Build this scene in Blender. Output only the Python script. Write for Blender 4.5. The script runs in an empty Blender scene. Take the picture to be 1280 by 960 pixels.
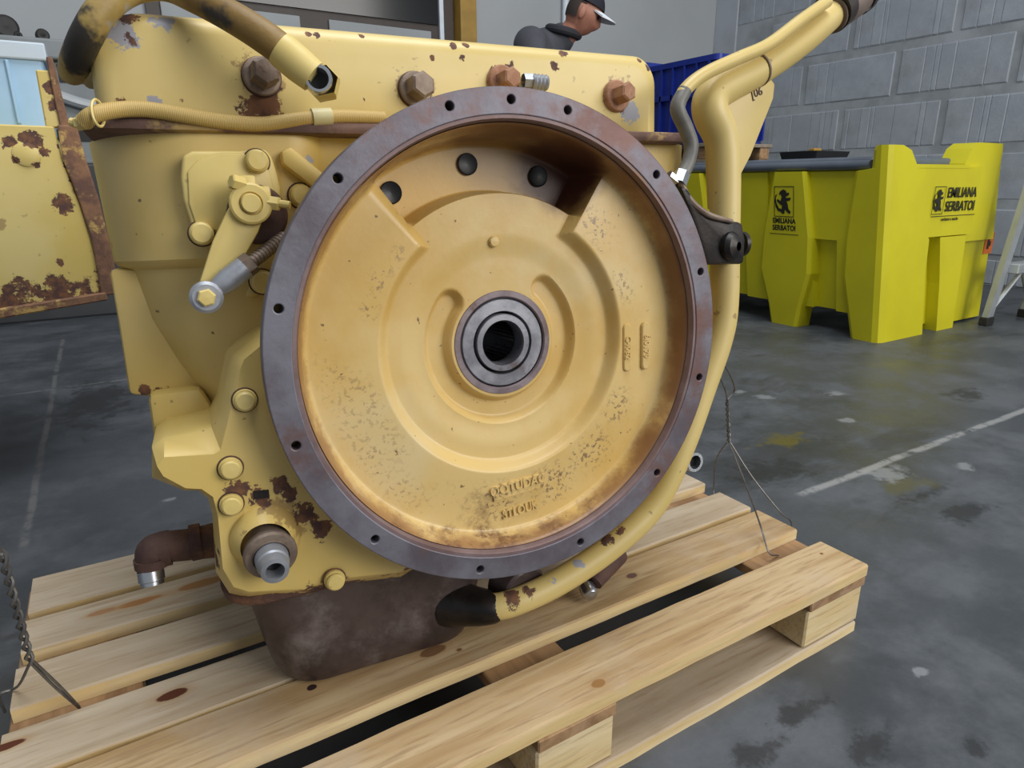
import bpy, bmesh, math, random
from mathutils import Vector, Matrix, noise as mnoise

random.seed(7)
SC = bpy.context.scene
COL = SC.collection
PI = math.pi

# ---------------------------------------------------------------- camera, world, lights, exposure
def m4(rows):
    return Matrix([list(r) for r in rows] + [[0, 0, 0, 1]])

cam_data = bpy.data.cameras.new('camera')
cam_data.sensor_width = 36.0
cam_data.lens = 23.256
cam_data.clip_start = 0.02
cam = bpy.data.objects.new('camera', cam_data)
COL.objects.link(cam)
cam.matrix_world = m4(((0.8542, 0.1568, -0.4957, 0.0000), (-0.5199, 0.2479, -0.8175, 0.0000), (-0.0053, 0.9560, 0.2933, 0.7454)))
SC.camera = cam

world = bpy.data.worlds.new('hall_daylight')
SC.world = world
world.use_nodes = True
bg = world.node_tree.nodes['Background']
bg.inputs['Color'].default_value = (0.86, 0.92, 1.0, 1)
bg.inputs['Strength'].default_value = 0.28

def area_light(name, loc, target, sx, sy, energy, color):
    l = bpy.data.lights.new(name, 'AREA')
    l.shape = 'RECTANGLE'; l.size = sx; l.size_y = sy
    l.energy = energy; l.color = color
    o = bpy.data.objects.new(name, l); COL.objects.link(o)
    o.location = loc
    o.rotation_euler = (Vector(target) - Vector(loc)).to_track_quat('-Z', 'Y').to_euler()
    return o

area_light('doorway_daylight', (3.4, -4.6, 3.0), (1.0, 1.2, 0.5), 4.2, 3.4, 270, (1.0, 0.97, 0.92))
area_light('roof_skylight', (0.9, 0.3, 5.0), (0.6, 1.4, 0.0), 3.0, 2.2, 150, (0.94, 0.97, 1.0))

SC.view_settings.view_transform = 'Standard'
SC.view_settings.look = 'None'
SC.view_settings.gamma = 1.0
SC.view_settings.use_curve_mapping = False
SC.view_settings.exposure = 0.22

# ---------------------------------------------------------------- helpers: objects
def finish(ob, parent=None, label=None, cat=None, group=None, kind=None):
    if parent is not None: ob.parent = parent
    if label: ob['label'] = label
    if cat: ob['category'] = cat
    if group: ob['group'] = group
    if kind: ob['kind'] = kind
    return ob

def empty(name, label, cat, loc=(0, 0, 0), group=None):
    o = bpy.data.objects.new(name, None); COL.objects.link(o)
    o.empty_display_size = 0.05
    o.location = loc
    return finish(o, None, label, cat, group)

def obj(name, bm, mat, parent=None, smooth=True, **kw):
    bmesh.ops.recalc_face_normals(bm, faces=bm.faces)
    me = bpy.data.meshes.new(name); bm.to_mesh(me); bm.free()
    if smooth:
        me.shade_smooth()
        try: me.set_sharp_from_angle(angle=math.radians(32))
        except Exception: pass
    me.materials.append(mat)
    o = bpy.data.objects.new(name, me); COL.objects.link(o)
    return finish(o, parent, **kw)

def clone(o, parent=None, loc=None, rot=None):
    c = o.copy(); COL.objects.link(c)
    if parent is not None: c.parent = parent
    if loc is not None: c.location = loc
    if rot is not None: c.rotation_euler = rot
    return c

# ---------------------------------------------------------------- helpers: shapes
def new(): return bmesh.new()

def bevel(bm, w, seg=2, ang=30):
    ed = [e for e in bm.edges if len(e.link_faces) == 2 and e.calc_face_angle(0) > math.radians(ang)]
    if ed: bmesh.ops.bevel(bm, geom=ed, offset=w, segments=seg, affect='EDGES', profile=0.5, clamp_overlap=True)
    return bm

def box(bm, a, b, rot=None, pivot=None):
    r = bmesh.ops.create_cube(bm, size=1)
    vs = r['verts']
    c = [(a[i] + b[i]) / 2 for i in range(3)]; s = [abs(b[i] - a[i]) for i in range(3)]
    for v in vs: v.co = Vector((v.co.x * s[0] + c[0], v.co.y * s[1] + c[1], v.co.z * s[2] + c[2]))
    if rot is not None:
        p = Vector(pivot if pivot is not None else c)
        for v in vs: v.co = rot @ (v.co - p) + p
    return vs

def boxm(a, b, bev=0.0, seg=2):
    bm = new(); box(bm, a, b)
    if bev: bevel(bm, bev, seg)
    return bm

def loop_bridge(bm, loops, cap0=True, cap1=True, closed=True):
    rows = [[bm.verts.new(p) for p in L] for L in loops]
    n = len(rows[0])
    for a, b in zip(rows, rows[1:]):
        for i in range(n if closed else n - 1):
            j = (i + 1) % n
            try: bm.faces.new((a[i], a[j], b[j], b[i]))
            except ValueError: pass
    if cap0: bm.faces.new(rows[0][::-1])
    if cap1: bm.faces.new(rows[-1])
    return rows

def rrect(x0, x1, y0, y1, r, n=8):
    """rounded rectangle; r is one radius or four (x0y0, x1y0, x1y1, x0y1)"""
    if not isinstance(r, (tuple, list)): r = (r,) * 4
    pts = []
    for (cx, cy, sx, sy, a0, q) in ((x0, y0, 1, 1, PI, r[0]), (x1, y0, -1, 1, 1.5 * PI, r[1]), (x1, y1, -1, -1, 0, r[2]), (x0, y1, 1, -1, 0.5 * PI, r[3])):
        for k in range(n + 1):
            a = a0 + 0.5 * PI * k / n
            pts.append((cx + sx * q + q * math.cos(a), cy + sy * q + q * math.sin(a)))
    return pts

def loft(secs, n=8):
    """secs: (z, x0, x1, y0, y1, r)"""
    bm = new()
    loop_bridge(bm, [[(x, y, z) for x, y in rrect(x0, x1, y0, y1, r, n)] for z, x0, x1, y0, y1, r in secs])
    return bm

def smooth_path(pts, per=6):
    P = [Vector(p) for p in pts]
    if len(P) < 3: return P
    out = []
    for i in range(len(P) - 1):
        p0 = P[i - 1] if i else P[0] * 2 - P[1]
        p1, p2 = P[i], P[i + 1]
        p3 = P[i + 2] if i + 2 < len(P) else P[-1] * 2 - P[-2]
        for k in range(per):
            t = k / per
            out.append(0.5 * ((2 * p1) + (p2 - p0) * t + (2 * p0 - 5 * p1 + 4 * p2 - p3) * t * t + (3 * p1 - p0 - 3 * p2 + p3) * t ** 3))
    out.append(P[-1])
    return out

def tube(bm, pts, rad, sides=14, per=6, cap=True, smooth=True):
    P = smooth_path(pts, per) if smooth else [Vector(p) for p in pts]
    n = len(P)
    def R(i):
        if not isinstance(rad, (list, tuple)): return rad
        t = i / (n - 1) * (len(rad) - 1); k = min(int(t), len(rad) - 2)
        return rad[k] + (rad[k + 1] - rad[k]) * (t - k)
    T = [(P[min(i + 1, n - 1)] - P[max(i - 1, 0)]).normalized() for i in range(n)]
    ref = Vector((0, 0, 1)) if abs(T[0].z) < 0.9 else Vector((1, 0, 0))
    N = (ref - T[0] * ref.dot(T[0])).normalized()
    loops = []
    for i in range(n):
        N = (N - T[i] * N.dot(T[i])).normalized(); B = T[i].cross(N)
        loops.append([P[i] + (N * math.cos(2 * PI * k / sides) + B * math.sin(2 * PI * k / sides)) * R(i) for k in range(sides)])
    loop_bridge(bm, loops, cap, cap)
    return bm

def frame(axis):
    a = Vector(axis).normalized()
    ref = Vector((0, 0, 1)) if abs(a.z) < 0.9 else Vector((1, 0, 0))
    u = ref.cross(a).normalized(); v = a.cross(u)
    return a, u, v

def lathe(bm, prof, c, axis, sides=32, phase=0.0, cap0=False, cap1=False):
    """prof: (distance along axis, radius)"""
    a, u, v = frame(axis); c = Vector(c)
    loops = [[c + a * t + (u * math.cos(2 * PI * k / sides + phase) + v * math.sin(2 * PI * k / sides + phase)) * max(r, 1e-4) for k in range(sides)] for t, r in prof]
    loop_bridge(bm, loops, cap0, cap1)
    return bm

def prism(poly, y0, y1, bev=0.0, seg=2):
    """poly in x,z extruded along y"""
    bm = new()
    loop_bridge(bm, [[(x, y0, z) for x, z in poly], [(x, y1, z) for x, z in poly]])
    bmesh.ops.recalc_face_normals(bm, faces=bm.faces)
    if bev: bevel(bm, bev, seg)
    return bm

def curve_plate(name, loops, half, bev, mat, parent, place, **kw):
    """flat plate with real holes: 2D filled curve turned into a mesh; loops lie in x,y, extruded along z"""
    cu = bpy.data.curves.new(name, 'CURVE'); cu.dimensions = '2D'; cu.fill_mode = 'BOTH'
    cu.extrude = half; cu.bevel_depth = bev; cu.bevel_resolution = 1
    for L in loops:
        s = cu.splines.new('POLY'); s.points.add(len(L) - 1); s.use_cyclic_u = True
        for p, q in zip(s.points, L): p.co = (q[0], q[1], 0, 1)
    t = bpy.data.objects.new(name + '_tmp', cu); COL.objects.link(t)
    dg = bpy.context.evaluated_depsgraph_get()
    me = bpy.data.meshes.new_from_object(t.evaluated_get(dg))
    bpy.data.objects.remove(t); bpy.data.curves.remove(cu)
    me.transform(place)
    me.shade_smooth()
    try: me.set_sharp_from_angle(angle=math.radians(30))
    except Exception: pass
    me.materials.clear(); me.materials.append(mat)
    me.name = name
    o = bpy.data.objects.new(name, me); COL.objects.link(o)
    return finish(o, parent, **kw)

def text_mesh(name, body, size, depth, place, mat, parent, bold=0.0, sx=1.0, **kw):
    cu = bpy.data.curves.new(name, 'FONT'); cu.body = body; cu.size = size
    cu.align_x = 'CENTER'; cu.align_y = 'CENTER'; cu.extrude = depth; cu.offset = bold; cu.resolution_u = 3
    t = bpy.data.objects.new(name + '_tmp', cu); COL.objects.link(t)
    dg = bpy.context.evaluated_depsgraph_get()
    me = bpy.data.meshes.new_from_object(t.evaluated_get(dg))
    bpy.data.objects.remove(t); bpy.data.curves.remove(cu)
    me.transform(place @ Matrix.Diagonal((sx, 1, 1, 1)))
    me.materials.clear(); me.materials.append(mat)
    me.name = name
    o = bpy.data.objects.new(name, me); COL.objects.link(o)
    return finish(o, parent, **kw)

def circle(r, n, c=(0, 0), ph=0.0):
    return [(c[0] + r * math.cos(2 * PI * k / n + ph), c[1] + r * math.sin(2 * PI * k / n + ph)) for k in range(n)]

def rough_up(bm, amp, scale, seed=0.0):
    for v in bm.verts:
        v.co += mnoise.noise_vector(v.co * scale + Vector((seed, seed * 1.7, 0))) * amp
    return bm

# ---------------------------------------------------------------- helpers: materials
class NT:
    def __init__(self, name):
        self.m = bpy.data.materials.new(name); self.m.use_nodes = True
        self.t = self.m.node_tree; self.b = self.t.nodes['Principled BSDF']
        self.tc = self.t.nodes.new('ShaderNodeTexCoord')
        self.P = self.tc.outputs['Object']
    def n(self, typ, **kw):
        x = self.t.nodes.new(typ)
        for k, v in kw.items(): setattr(x, k, v)
        return x
    def link(self, a, b): self.t.links.new(a, b)
    def inp(self, node, i, v):
        if hasattr(v, 'is_output') or isinstance(v, bpy.types.NodeSocket): self.link(v, node.inputs[i])
        else: node.inputs[i].default_value = v
    def math(self, op, a, b=None, c=None, clamp=False):
        x = self.n('ShaderNodeMath', operation=op, use_clamp=clamp)
        self.inp(x, 0, a)
        if b is not None: self.inp(x, 1, b)
        if c is not None: self.inp(x, 2, c)
        return x.outputs[0]
    def noise(self, scale, detail=4, rough=0.55, vec=None, dist=0.0):
        x = self.n('ShaderNodeTexNoise')
        x.inputs['Scale'].default_value = scale; x.inputs['Detail'].default_value = detail
        x.inputs['Roughness'].default_value = rough; x.inputs['Distortion'].default_value = dist
        self.link(vec if vec is not None else self.P, x.inputs['Vector'])
        return x.outputs['Fac']
    def scaled(self, s, off=(0, 0, 0), vec=None):
        x = self.n('ShaderNodeMapping'); x.inputs['Scale'].default_value = s; x.inputs['Location'].default_value = off
        self.link(vec if vec is not None else self.P, x.inputs['Vector'])
        return x.outputs[0]
    def step(self, v, lo, hi):
        x = self.n('ShaderNodeMapRange'); x.interpolation_type = 'SMOOTHSTEP'
        self.inp(x, 0, v); x.inputs[1].default_value = lo; x.inputs[2].default_value = hi
        return x.outputs[0]
    def mix(self, f, a, b):
        x = self.n('ShaderNodeMix', data_type='RGBA')
        self.inp(x, 0, f)
        for i, c in ((6, a), (7, b)):
            if isinstance(c, (tuple, list)): x.inputs[i].default_value = (c[0], c[1], c[2], 1)
            else: self.link(c, x.inputs[i])
        return x.outputs[2]
    def mixf(self, f, a, b):
        x = self.n('ShaderNodeMix', data_type='FLOAT')
        self.inp(x, 0, f); self.inp(x, 2, a); self.inp(x, 3, b)
        return x.outputs[0]
    def dist(self, p, vec=None):
        x = self.n('ShaderNodeVectorMath', operation='DISTANCE')
        self.link(vec if vec is not None else self.P, x.inputs[0]); x.inputs[1].default_value = p
        return x.outputs['Value']
    def sep(self):
        x = self.n('ShaderNodeSeparateXYZ'); self.link(self.P, x.inputs[0]); return x.outputs
    def bump(self, h, strength, dist=0.002):
        x = self.n('ShaderNodeBump'); x.inputs['Strength'].default_value = strength; x.inputs['Distance'].default_value = dist
        self.link(h, x.inputs['Height']); self.link(x.outputs[0], self.b.inputs['Normal'])
    def out(self, color=None, rough=0.5, metal=0.0, spec=None):
        if color is not None:
            if isinstance(color, (tuple, list)): self.b.inputs['Base Color'].default_value = (*color[:3], 1)
            else: self.link(color, self.b.inputs['Base Color'])
        self.inp(self.b, 'Roughness', rough); self.inp(self.b, 'Metallic', metal)
        if spec is not None: self.b.inputs['Specular IOR Level'].default_value = spec
        return self.m

def plain(name, col, rough=0.5, metal=0.0, var=0.12, scale=14, bump=0.0):
    t = NT(name)
    f = t.noise(scale, 5)
    c = t.mix(t.step(f, 0.3, 0.7), [x * (1 - var) for x in col], [min(1, x * (1 + var)) for x in col])
    if bump: t.bump(t.noise(scale * 6, 5), bump)
    return t.out(c, rough, metal)

RUST = (0.085, 0.042, 0.034); RUST2 = (0.20, 0.088, 0.040); GREYMETAL = (0.17, 0.165, 0.20)

def paint(name, col, col2, chips=(), rust=0.0, dots=0.5, rough=0.42, bump=0.15, zones=(), stain=0.0, rscale=11):
    """worn machine paint: faded patches, dark specks, random rust, and chips (x, y, z, radius, kind)"""
    t = NT(name)
    big = t.step(t.noise(5, 4), 0.32, 0.7)
    c = t.mix(big, col, col2)
    if stain:
        s = t.step(t.noise(7.5, 6, 0.65), 0.52, 0.78)
        c = t.mix(t.math('MULTIPLY', s, stain), c, (0.30, 0.19, 0.10))
    if dots:
        d = t.step(t.noise(75, 2, 0.5), 0.715, 0.76)
        c = t.mix(t.math('MULTIPLY', d, dots), c, (0.10, 0.055, 0.03))
    rmask = None
    wob = t.noise(70, 6, 0.7)
    if rust > 0:
        r = t.noise(rscale, 8, 0.68)
        rmask = t.step(r, 0.78 - rust, 0.80 - rust + 0.015)
    for (px, py, pz, pr, kind) in chips:
        d = t.dist((px, py, pz))
        dd = t.math('ADD', d, t.math('MULTIPLY', t.math('SUBTRACT', wob, 0.5), pr * 3.2))
        m = t.step(dd, pr * 1.08, pr * 0.92)
        if kind == 'g':
            c = t.mix(m, c, (0.34, 0.34, 0.38))
        elif kind == 's':
            c = t.mix(t.math('MULTIPLY', m, 0.6), c, (0.22, 0.12, 0.05))
        else:
            rmask = m if rmask is None else t.math('MAXIMUM', rmask, m)
    for (axis, lo, hi, amt) in zones:      # wear that grows along one axis (edges where paint rubs off)
        s = t.step(t.sep()[axis], lo, hi)
        w = t.step(t.math('ADD', t.noise(26, 7, 0.7), t.math('MULTIPLY', s, amt)), 0.80, 0.86)
        rmask = w if rmask is None else t.math('MAXIMUM', rmask, w)
    ro = rough
    if rmask is not None:
        rc = t.mix(t.step(t.noise(60, 5), 0.4, 0.65), RUST, RUST2)
        c = t.mix(rmask, c, rc)
        ro = t.mixf(rmask, rough, 0.8)
        h = t.math('SUBTRACT', t.math('MULTIPLY', t.noise(120, 3), 0.3), rmask)
    else:
        h = t.noise(120, 3)
    t.bump(h, bump, 0.0012)
    return t.out(c, ro, 0.0)

def rusty(name, a, b, c3, scale=18, rough=0.65, metal=0.25, bump=0.35, s3=(0.55, 0.7)):
    t = NT(name)
    c = t.mix(t.step(t.noise(scale, 7, 0.65), 0.35, 0.65), a, b)
    c = t.mix(t.step(t.noise(scale * 0.55, 6, 0.7, vec=t.scaled((1, 1, 1), (3.1, 1.7, 5.2))), *s3), c, c3)
    t.bump(t.noise(scale * 7, 6, 0.7), bump, 0.0015)
    return t.out(c, t.mixf(t.noise(scale, 4), rough - 0.15, rough + 0.15), metal)
YEL = (0.60, 0.43, 0.125); YEL2 = (0.68, 0.515, 0.20); DISH = (0.62, 0.40, 0.115); DISH2 = (0.68, 0.49, 0.195)

# ---------------------------------------------------------------- materials
def make_floor():
    t = NT('worn_concrete')
    a = t.noise(0.9, 6, 0.6); b = t.noise(3.2, 9, 0.68); f = t.noise(38, 6, 0.7)
    st = t.noise(2.0, 7, 0.62, vec=t.scaled((0.45, 1.5, 1)), dist=0.6)
    c = t.mix(t.step(a, 0.35, 0.65), (0.046, 0.052, 0.059), (0.070, 0.077, 0.086))
    c = t.mix(t.step(b, 0.40, 0.66), c, (0.098, 0.107, 0.120))
    c = t.mix(t.math('MULTIPLY', t.step(st, 0.56, 0.64), 0.7), c, (0.036, 0.038, 0.040))
    c = t.mix(t.math('MULTIPLY', t.step(t.noise(1.3, 8, 0.72, vec=t.scaled((1, 1, 1), (7, 2, 0))), 0.60, 0.70), 0.45), c, (0.15, 0.155, 0.165))
    c = t.mix(t.math('MULTIPLY', t.step(f, 0.62, 0.80), 0.35), c, (0.18, 0.18, 0.185))
    wob = t.noise(13, 8, 0.72)
    def blot(p, r, col, amt, sq=(1, 1, 1)):
        nonlocal c
        v = t.scaled(sq)
        d = t.dist((p[0] * sq[0], p[1] * sq[1], 0), vec=v)
        dd = t.math('ADD', d, t.math('MULTIPLY', t.math('SUBTRACT', wob, 0.5), r * 5.0))
        c = t.mix(t.math('MULTIPLY', t.step(dd, r * 1.15, r * 0.35), amt), c, col)
    # dark damp patches, a yellowish drip and pale scuffs lying on the floor
    for p, r, sq in (((-0.1079, 2.7105, 0.0000), 0.13, (1, 0.45, 1)), ((2.5878, 1.0968, 0.0000), 0.05, (0.5, 1, 1)), ((1.6193, 0.7395, 0.0000), 0.03, (0.35, 1, 1)), ((1.4207, 1.0290, 0.0000), 0.07, (0.6, 1, 1)), ((1.6303, 0.6359, 0.0000), 0.03, (0.3, 1, 1)), ((0.7649, 0.4535, 0.0000), 0.018, (0.3, 1, 1)), ((0.9087, 0.2894, 0.0000), 0.022, (1, 1, 1)), ((0.6714, 0.4355, 0.0000), 0.022, (0.3, 1, 1)), ((0.7990, 0.3649, 0.0000), 0.02, (0.35, 1, 1))):
        blot(p, r, (0.024, 0.025, 0.027), 0.85, sq)
    blot((1.6413, 1.1523, 0.0000), 0.05, (0.115, 0.095, 0.022), 0.9, (0.55, 1, 1))
    blot((1.6533, 0.7977, 0.0000), 0.05, (0.09, 0.085, 0.045), 0.8, (0.6, 1, 1))
    for p, r in (((0.9978, 0.4067, 0.0000), 0.009), ((1.9044, 0.7756, 0.0000), 0.02), ((1.9474, 1.4462, 0.0000), 0.035), ((1.6804, 0.8549, 0.0000), 0.045), ((2.1938, 1.3456, 0.0000), 0.03), ((1.9682, 1.1591, 0.0000), 0.02), ((0.0390, 1.6990, 0.0000), 0.012), ((1.9156, 1.5440, 0.0000), 0.02)):
        blot(p, r, (0.24, 0.25, 0.265), 0.75, (0.7, 1, 1))
    # filled saw cuts in the slab
    x, y, z = t.sep()
    def line(coord, at, w, other, o0, o1, amt, col=(0.30, 0.30, 0.30)):
        nonlocal c
        d = t.math('ABSOLUTE', t.math('SUBTRACT', t.math('ADD', coord, t.math('MULTIPLY', t.math('SUBTRACT', t.noise(6, 4), 0.5), 0.02)), at))
        m = t.math('MULTIPLY', t.step(d, w, w * 0.3), t.step(other, o0, o0 + 0.04))
        m = t.math('MULTIPLY', m, t.step(other, o1, o1 - 0.05))
        m = t.math('MULTIPLY', m, t.step(t.noise(14, 6, 0.7), 0.36, 0.52))
        c = t.mix(t.math('MULTIPLY', m, amt), c, col)
    line(y, 0.90, 0.017, x, 1.36, 9.0, 0.85)
    line(x, -0.245, 0.012, y, 1.6, 4.0, 0.55, (0.20, 0.19, 0.18))
    line(y, 2.95, 0.012, x, -2.0, 0.3, 0.3)
    t.bump(t.math('ADD', t.noise(55, 6, 0.7), t.math('MULTIPLY', b, 1.5)), 0.25, 0.004)
    return t.out(c, t.mixf(t.step(b, 0.35, 0.7), 0.34, 0.60), 0.0, 0.5)

def make_wood(name, a, b, knots=(), along=0, grain=1.0, dark=0.0):
    """sawn softwood: grain runs along one axis; knots are oval"""
    t = NT(name)
    rnd = t.n('ShaderNodeObjectInfo').outputs['Random']
    off = t.n('ShaderNodeCombineXYZ'); t.link(t.math('MULTIPLY', rnd, 40), off.inputs[1]); t.link(t.math('MULTIPLY', rnd, 17), off.inputs[0])
    add = t.n('ShaderNodeVectorMath', operation='ADD'); t.link(t.P, add.inputs[0]); t.link(off.outputs[0], add.inputs[1])
    v0 = add.outputs[0]
    sc = (1.2, 16, 16) if along == 0 else (16, 1.2, 16)
    g1 = t.noise(2.0, 6, 0.6, vec=t.scaled(sc, vec=v0), dist=0.5)
    g2 = t.noise(9.0, 5, 0.6, vec=t.scaled(sc, vec=v0))
    blot = t.noise(5.5, 5, 0.6, vec=v0)
    c = t.mix(t.step(g1, 0.36, 0.66), a, b)
    c = t.mix(t.math('MULTIPLY', t.step(g2, 0.50, 0.66), 0.38 * grain), c, (0.31, 0.19, 0.095))
    c = t.mix(t.math('MULTIPLY', t.step(blot, 0.50, 0.72), 0.42), c, (0.50, 0.415, 0.33))
    # darker handling marks from the forks and the machine
    c = t.mix(t.math('MULTIPLY', t.step(t.noise(11, 6, 0.7, vec=t.scaled((0.5, 1.5, 1), vec=v0)), 0.62, 0.76), 0.35 + dark), c, (0.20, 0.12, 0.06))
    wob = t.noise(30, 4)
    for (px, py, rx, ry, col) in knots:
        v = t.scaled((1 / rx, 1 / ry, 60))
        d = t.dist((px / rx, py / ry, 0.13 * 60), vec=v)
        d = t.math('ADD', d, t.math('MULTIPLY', t.math('SUBTRACT', wob, 0.5), 0.9))
        c = t.mix(t.math('MULTIPLY', t.step(d, 2.0, 1.0), 0.5), c, (0.42, 0.26, 0.12))
        c = t.mix(t.step(d, 1.1, 0.85), c, col)
    t.bump(t.math('ADD', g2, t.math('MULTIPLY', t.noise(90, 4), 0.5)), 0.25, 0.0015)
    return t.out(c, 0.72, 0.0, 0.3)

M = {}
M['floor'] = make_floor()
M['mortar'] = plain('grey_mortar', (0.325, 0.350, 0.375), 0.9, 0, 0.18, 5, 0.3)
def make_block():
    t = NT('ribbed_concrete_block')
    rnd = t.n('ShaderNodeObjectInfo').outputs['Random']
    c = t.mix(t.step(t.noise(7, 7, 0.65), 0.35, 0.7), (0.335, 0.37, 0.415), (0.40, 0.44, 0.485))
    c = t.mix(t.math('MULTIPLY', rnd, 0.3), c, (0.29, 0.31, 0.335))
    c = t.mix(t.math('MULTIPLY', t.step(t.noise(2.4, 6, 0.7), 0.5, 0.72), 0.5), c, (0.25, 0.255, 0.265))
    t.bump(t.noise(60, 6, 0.7), 0.5, 0.004)
    return t.out(c, 0.88)
M['block'] = make_block()
M['backwall'] = plain('painted_hall_wall', (0.375, 0.395, 0.41), 0.75, 0, 0.045, 1.2, 0.05)
M['wallstrip'] = plain('pale_plaster', (0.40, 0.43, 0.47), 0.85, 0, 0.10, 3, 0.15)
M['black'] = plain('matt_black', (0.008, 0.008, 0.009), 0.55)
M['darkglass'] = plain('unlit_glass', (0.006, 0.007, 0.009), 0.15)
M['doorgrey'] = plain('grey_door_panel', (0.31, 0.33, 0.345), 0.6, 0, 0.06, 3)
M['ochre'] = plain('ochre_post_paint', (0.36, 0.21, 0.035), 0.5, 0, 0.15, 6)
M['brownframe'] = plain('dark_brown_frame', (0.045, 0.032, 0.026), 0.5)
M['white'] = plain('white_plastic', (0.66, 0.71, 0.78), 0.4, 0, 0.05)
M['steel'] = plain('bright_steel', (0.55, 0.57, 0.60), 0.25, 0.95, 0.10, 40)
M['dullsteel'] = plain('dull_zinc', (0.33, 0.345, 0.38), 0.45, 0.6, 0.2, 30, 0.1)
M['bore'] = plain('oily_dark_steel', (0.012, 0.012, 0.013), 0.35, 0.4)
M['rubber'] = plain('black_rubber', (0.018, 0.017, 0.016), 0.6, 0, 0.2, 30)

# ---------------------------------------------------------------- the hall
WX, WY = 5.50, 5.15       # inner faces of the block wall (x) and of the back wall (y)
obj('floor', boxm((-4.0, -6.0, -0.1), (WX + 0.3, WY + 0.3, 0.0)), M['floor'], None, False, kind='structure')
obj('wall_back', boxm((-4.0, WY, 0), (WX + 0.3, WY + 0.2, 4.2)), M['backwall'], None, False, kind='structure')
wall_r = obj('wall_right', boxm((WX, -3.0, 0), (WX + 0.25, WY, 4.2)), M['mortar'], None, False, kind='structure')

def block_mesh(L, Hh, ribs, seed):
    """one large split-face block with shallow vertical flutes on the face that looks into the hall (-x)"""
    rs = random.Random(seed)
    bm = new()
    ys = [-L / 2]
    prof = []
    cuts = sorted(rs.uniform(-L / 2 + 0.04, L / 2 - 0.04) for _ in range(ribs))
    pts = [(-L / 2, 0.0), (-L / 2 + 0.008, -0.008)]
    for cpos in cuts:
        if cpos - pts[-1][0] < 0.03: continue
        pts += [(cpos - 0.006, -0.008 - rs.uniform(-0.002, 0.003)), (cpos, -0.003), (cpos + 0.006, -0.008)]
    pts += [(L / 2 - 0.008, -0.008), (L / 2, 0.0)]
    loops = [[(x * s, y, z) for y, x in pts] for z, s in ((0, 0), (0.012, 0.95), (Hh - 0.012, 0.95), (Hh, 0))]
    rows = [[bm.verts.new(p) for p in Lp] for Lp in loops]
    for a, b in zip(rows, rows[1:]):
        for i in range(len(a) - 1):
            try: bm.faces.new((a[i], a[i + 1], b[i + 1], b[i]))
            except ValueError: pass
    bmesh.ops.remove_doubles(bm, verts=bm.verts, dist=1e-5)
    return bm
protos = []
for k, nrib in enumerate((3, 9, 13, 6, 16)):
    o = obj('block', block_mesh(0.77, 0.325, nrib, 20 + k), M['block'], wall_r, False)
    protos.append(o)
used = set()
rb = random.Random(4)
for row in range(0, 9):
    z0 = -0.173 + row * 0.386 if row else 0.006
    y = WY - 0.26 - (0.40 if row % 2 else 0.0) - 0.40
    while y > 0.2:
        k = rb.randrange(len(protos)); p = protos[k]
        if k in used: o = clone(p, wall_r)
        else: o = p; used.add(k)
        o.location = (WX + 0.002 + rb.uniform(-0.003, 0.002), y, z0 + rb.uniform(-0.004, 0.004))
        o.rotation_euler = (rb.uniform(-0.006, 0.006) if row else 0, 0, 0)
        o.scale = (1, 1, 1 if row else 0.53)
        y -= 0.82
obj('trim_1', boxm((WX - 0.022, WY - 0.27, 0), (WX + 0.001, WY - 0.001, 4.2), 0.004), M['wallstrip'], None, False, kind='structure')

obj('baseboard_back', boxm((-4.0, WY - 0.03, 0.0), (0.40, WY - 0.001, 0.17), 0.004), M['brownframe'], None, False, kind='structure')
# door in the back wall: dark glazing above grey leaf panels, brown frame, ochre post
door = obj('door_1', boxm((0.46, WY - 0.045, 0.0), (2.585, WY - 0.002, 3.1)), M['brownframe'], None, False, kind='structure')
obj('glazing', boxm((0.54, WY - 0.062, 1.885), (2.445, WY - 0.046, 3.0)), M['darkglass'], door, False)
for x0, x1 in ((0.54, 1.40), (1.60, 2.385)):
    obj('leaf_panel', boxm((x0, WY - 0.066, 0.05), (x1, WY - 0.046, 1.835), 0.006), M['doorgrey'], door, False)
obj('seal_strip', boxm((2.455, WY - 0.075, 0.02), (2.49, WY - 0.046, 3.05), 0.004), M['white'], door, False)
obj('trim_2', boxm((2.60, WY - 0.14, 0), (2.74, WY - 0.002, 4.2), 0.008), M['ochre'], None, False, kind='structure')
bm = new(); tube(bm, [(3.65, WY - 0.035, 0.0), (3.65, WY - 0.035, 4.2)], 0.028, 14, smooth=False)
obj('trim_3', bm, M['white'], None, True, kind='structure')

# ---------------------------------------------------------------- pallet
K_RED = (0.10, 0.028, 0.012); K_BR = (0.20, 0.10, 0.045)
def k2(p, rx, ry, col): return (p[0], p[1], rx, ry, col)
knots = [k2((-0.0141, 0.8062, 0.1300), 0.020, 0.0085, K_RED), k2((0.9577, 0.8597, 0.1300), 0.017, 0.010, K_BR), k2((0.6513, 0.7009, 0.1300), 0.010, 0.006, (0.17, 0.09, 0.07)), k2((0.2976, 0.7058, 0.1300), 0.020, 0.010, K_BR), k2((0.3307, 0.6891, 0.1300), 0.004, 0.003, K_BR),
         k2((-0.1863, 0.8168, 0.1300), 0.02, 0.006, K_RED), k2((0.4535, 0.5389, 0.1300), 0.010, 0.006, (0.30, 0.15, 0.05)), k2((0.9730, 0.5809, 0.1300), 0.004, 0.003, K_BR),
         k2((-0.0369, 1.0463, 0.1300), 0.035, 0.008, (0.36, 0.17, 0.06)), k2((0.0543, 1.0497, 0.1300), 0.04, 0.010, (0.34, 0.17, 0.06)), k2((-0.0867, 1.0469, 0.1300), 0.02, 0.006, (0.38, 0.21, 0.10)), k2((0.1392, 0.7246, 0.1300), 0.007, 0.006, (0.03, 0.015, 0.012))]
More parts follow.
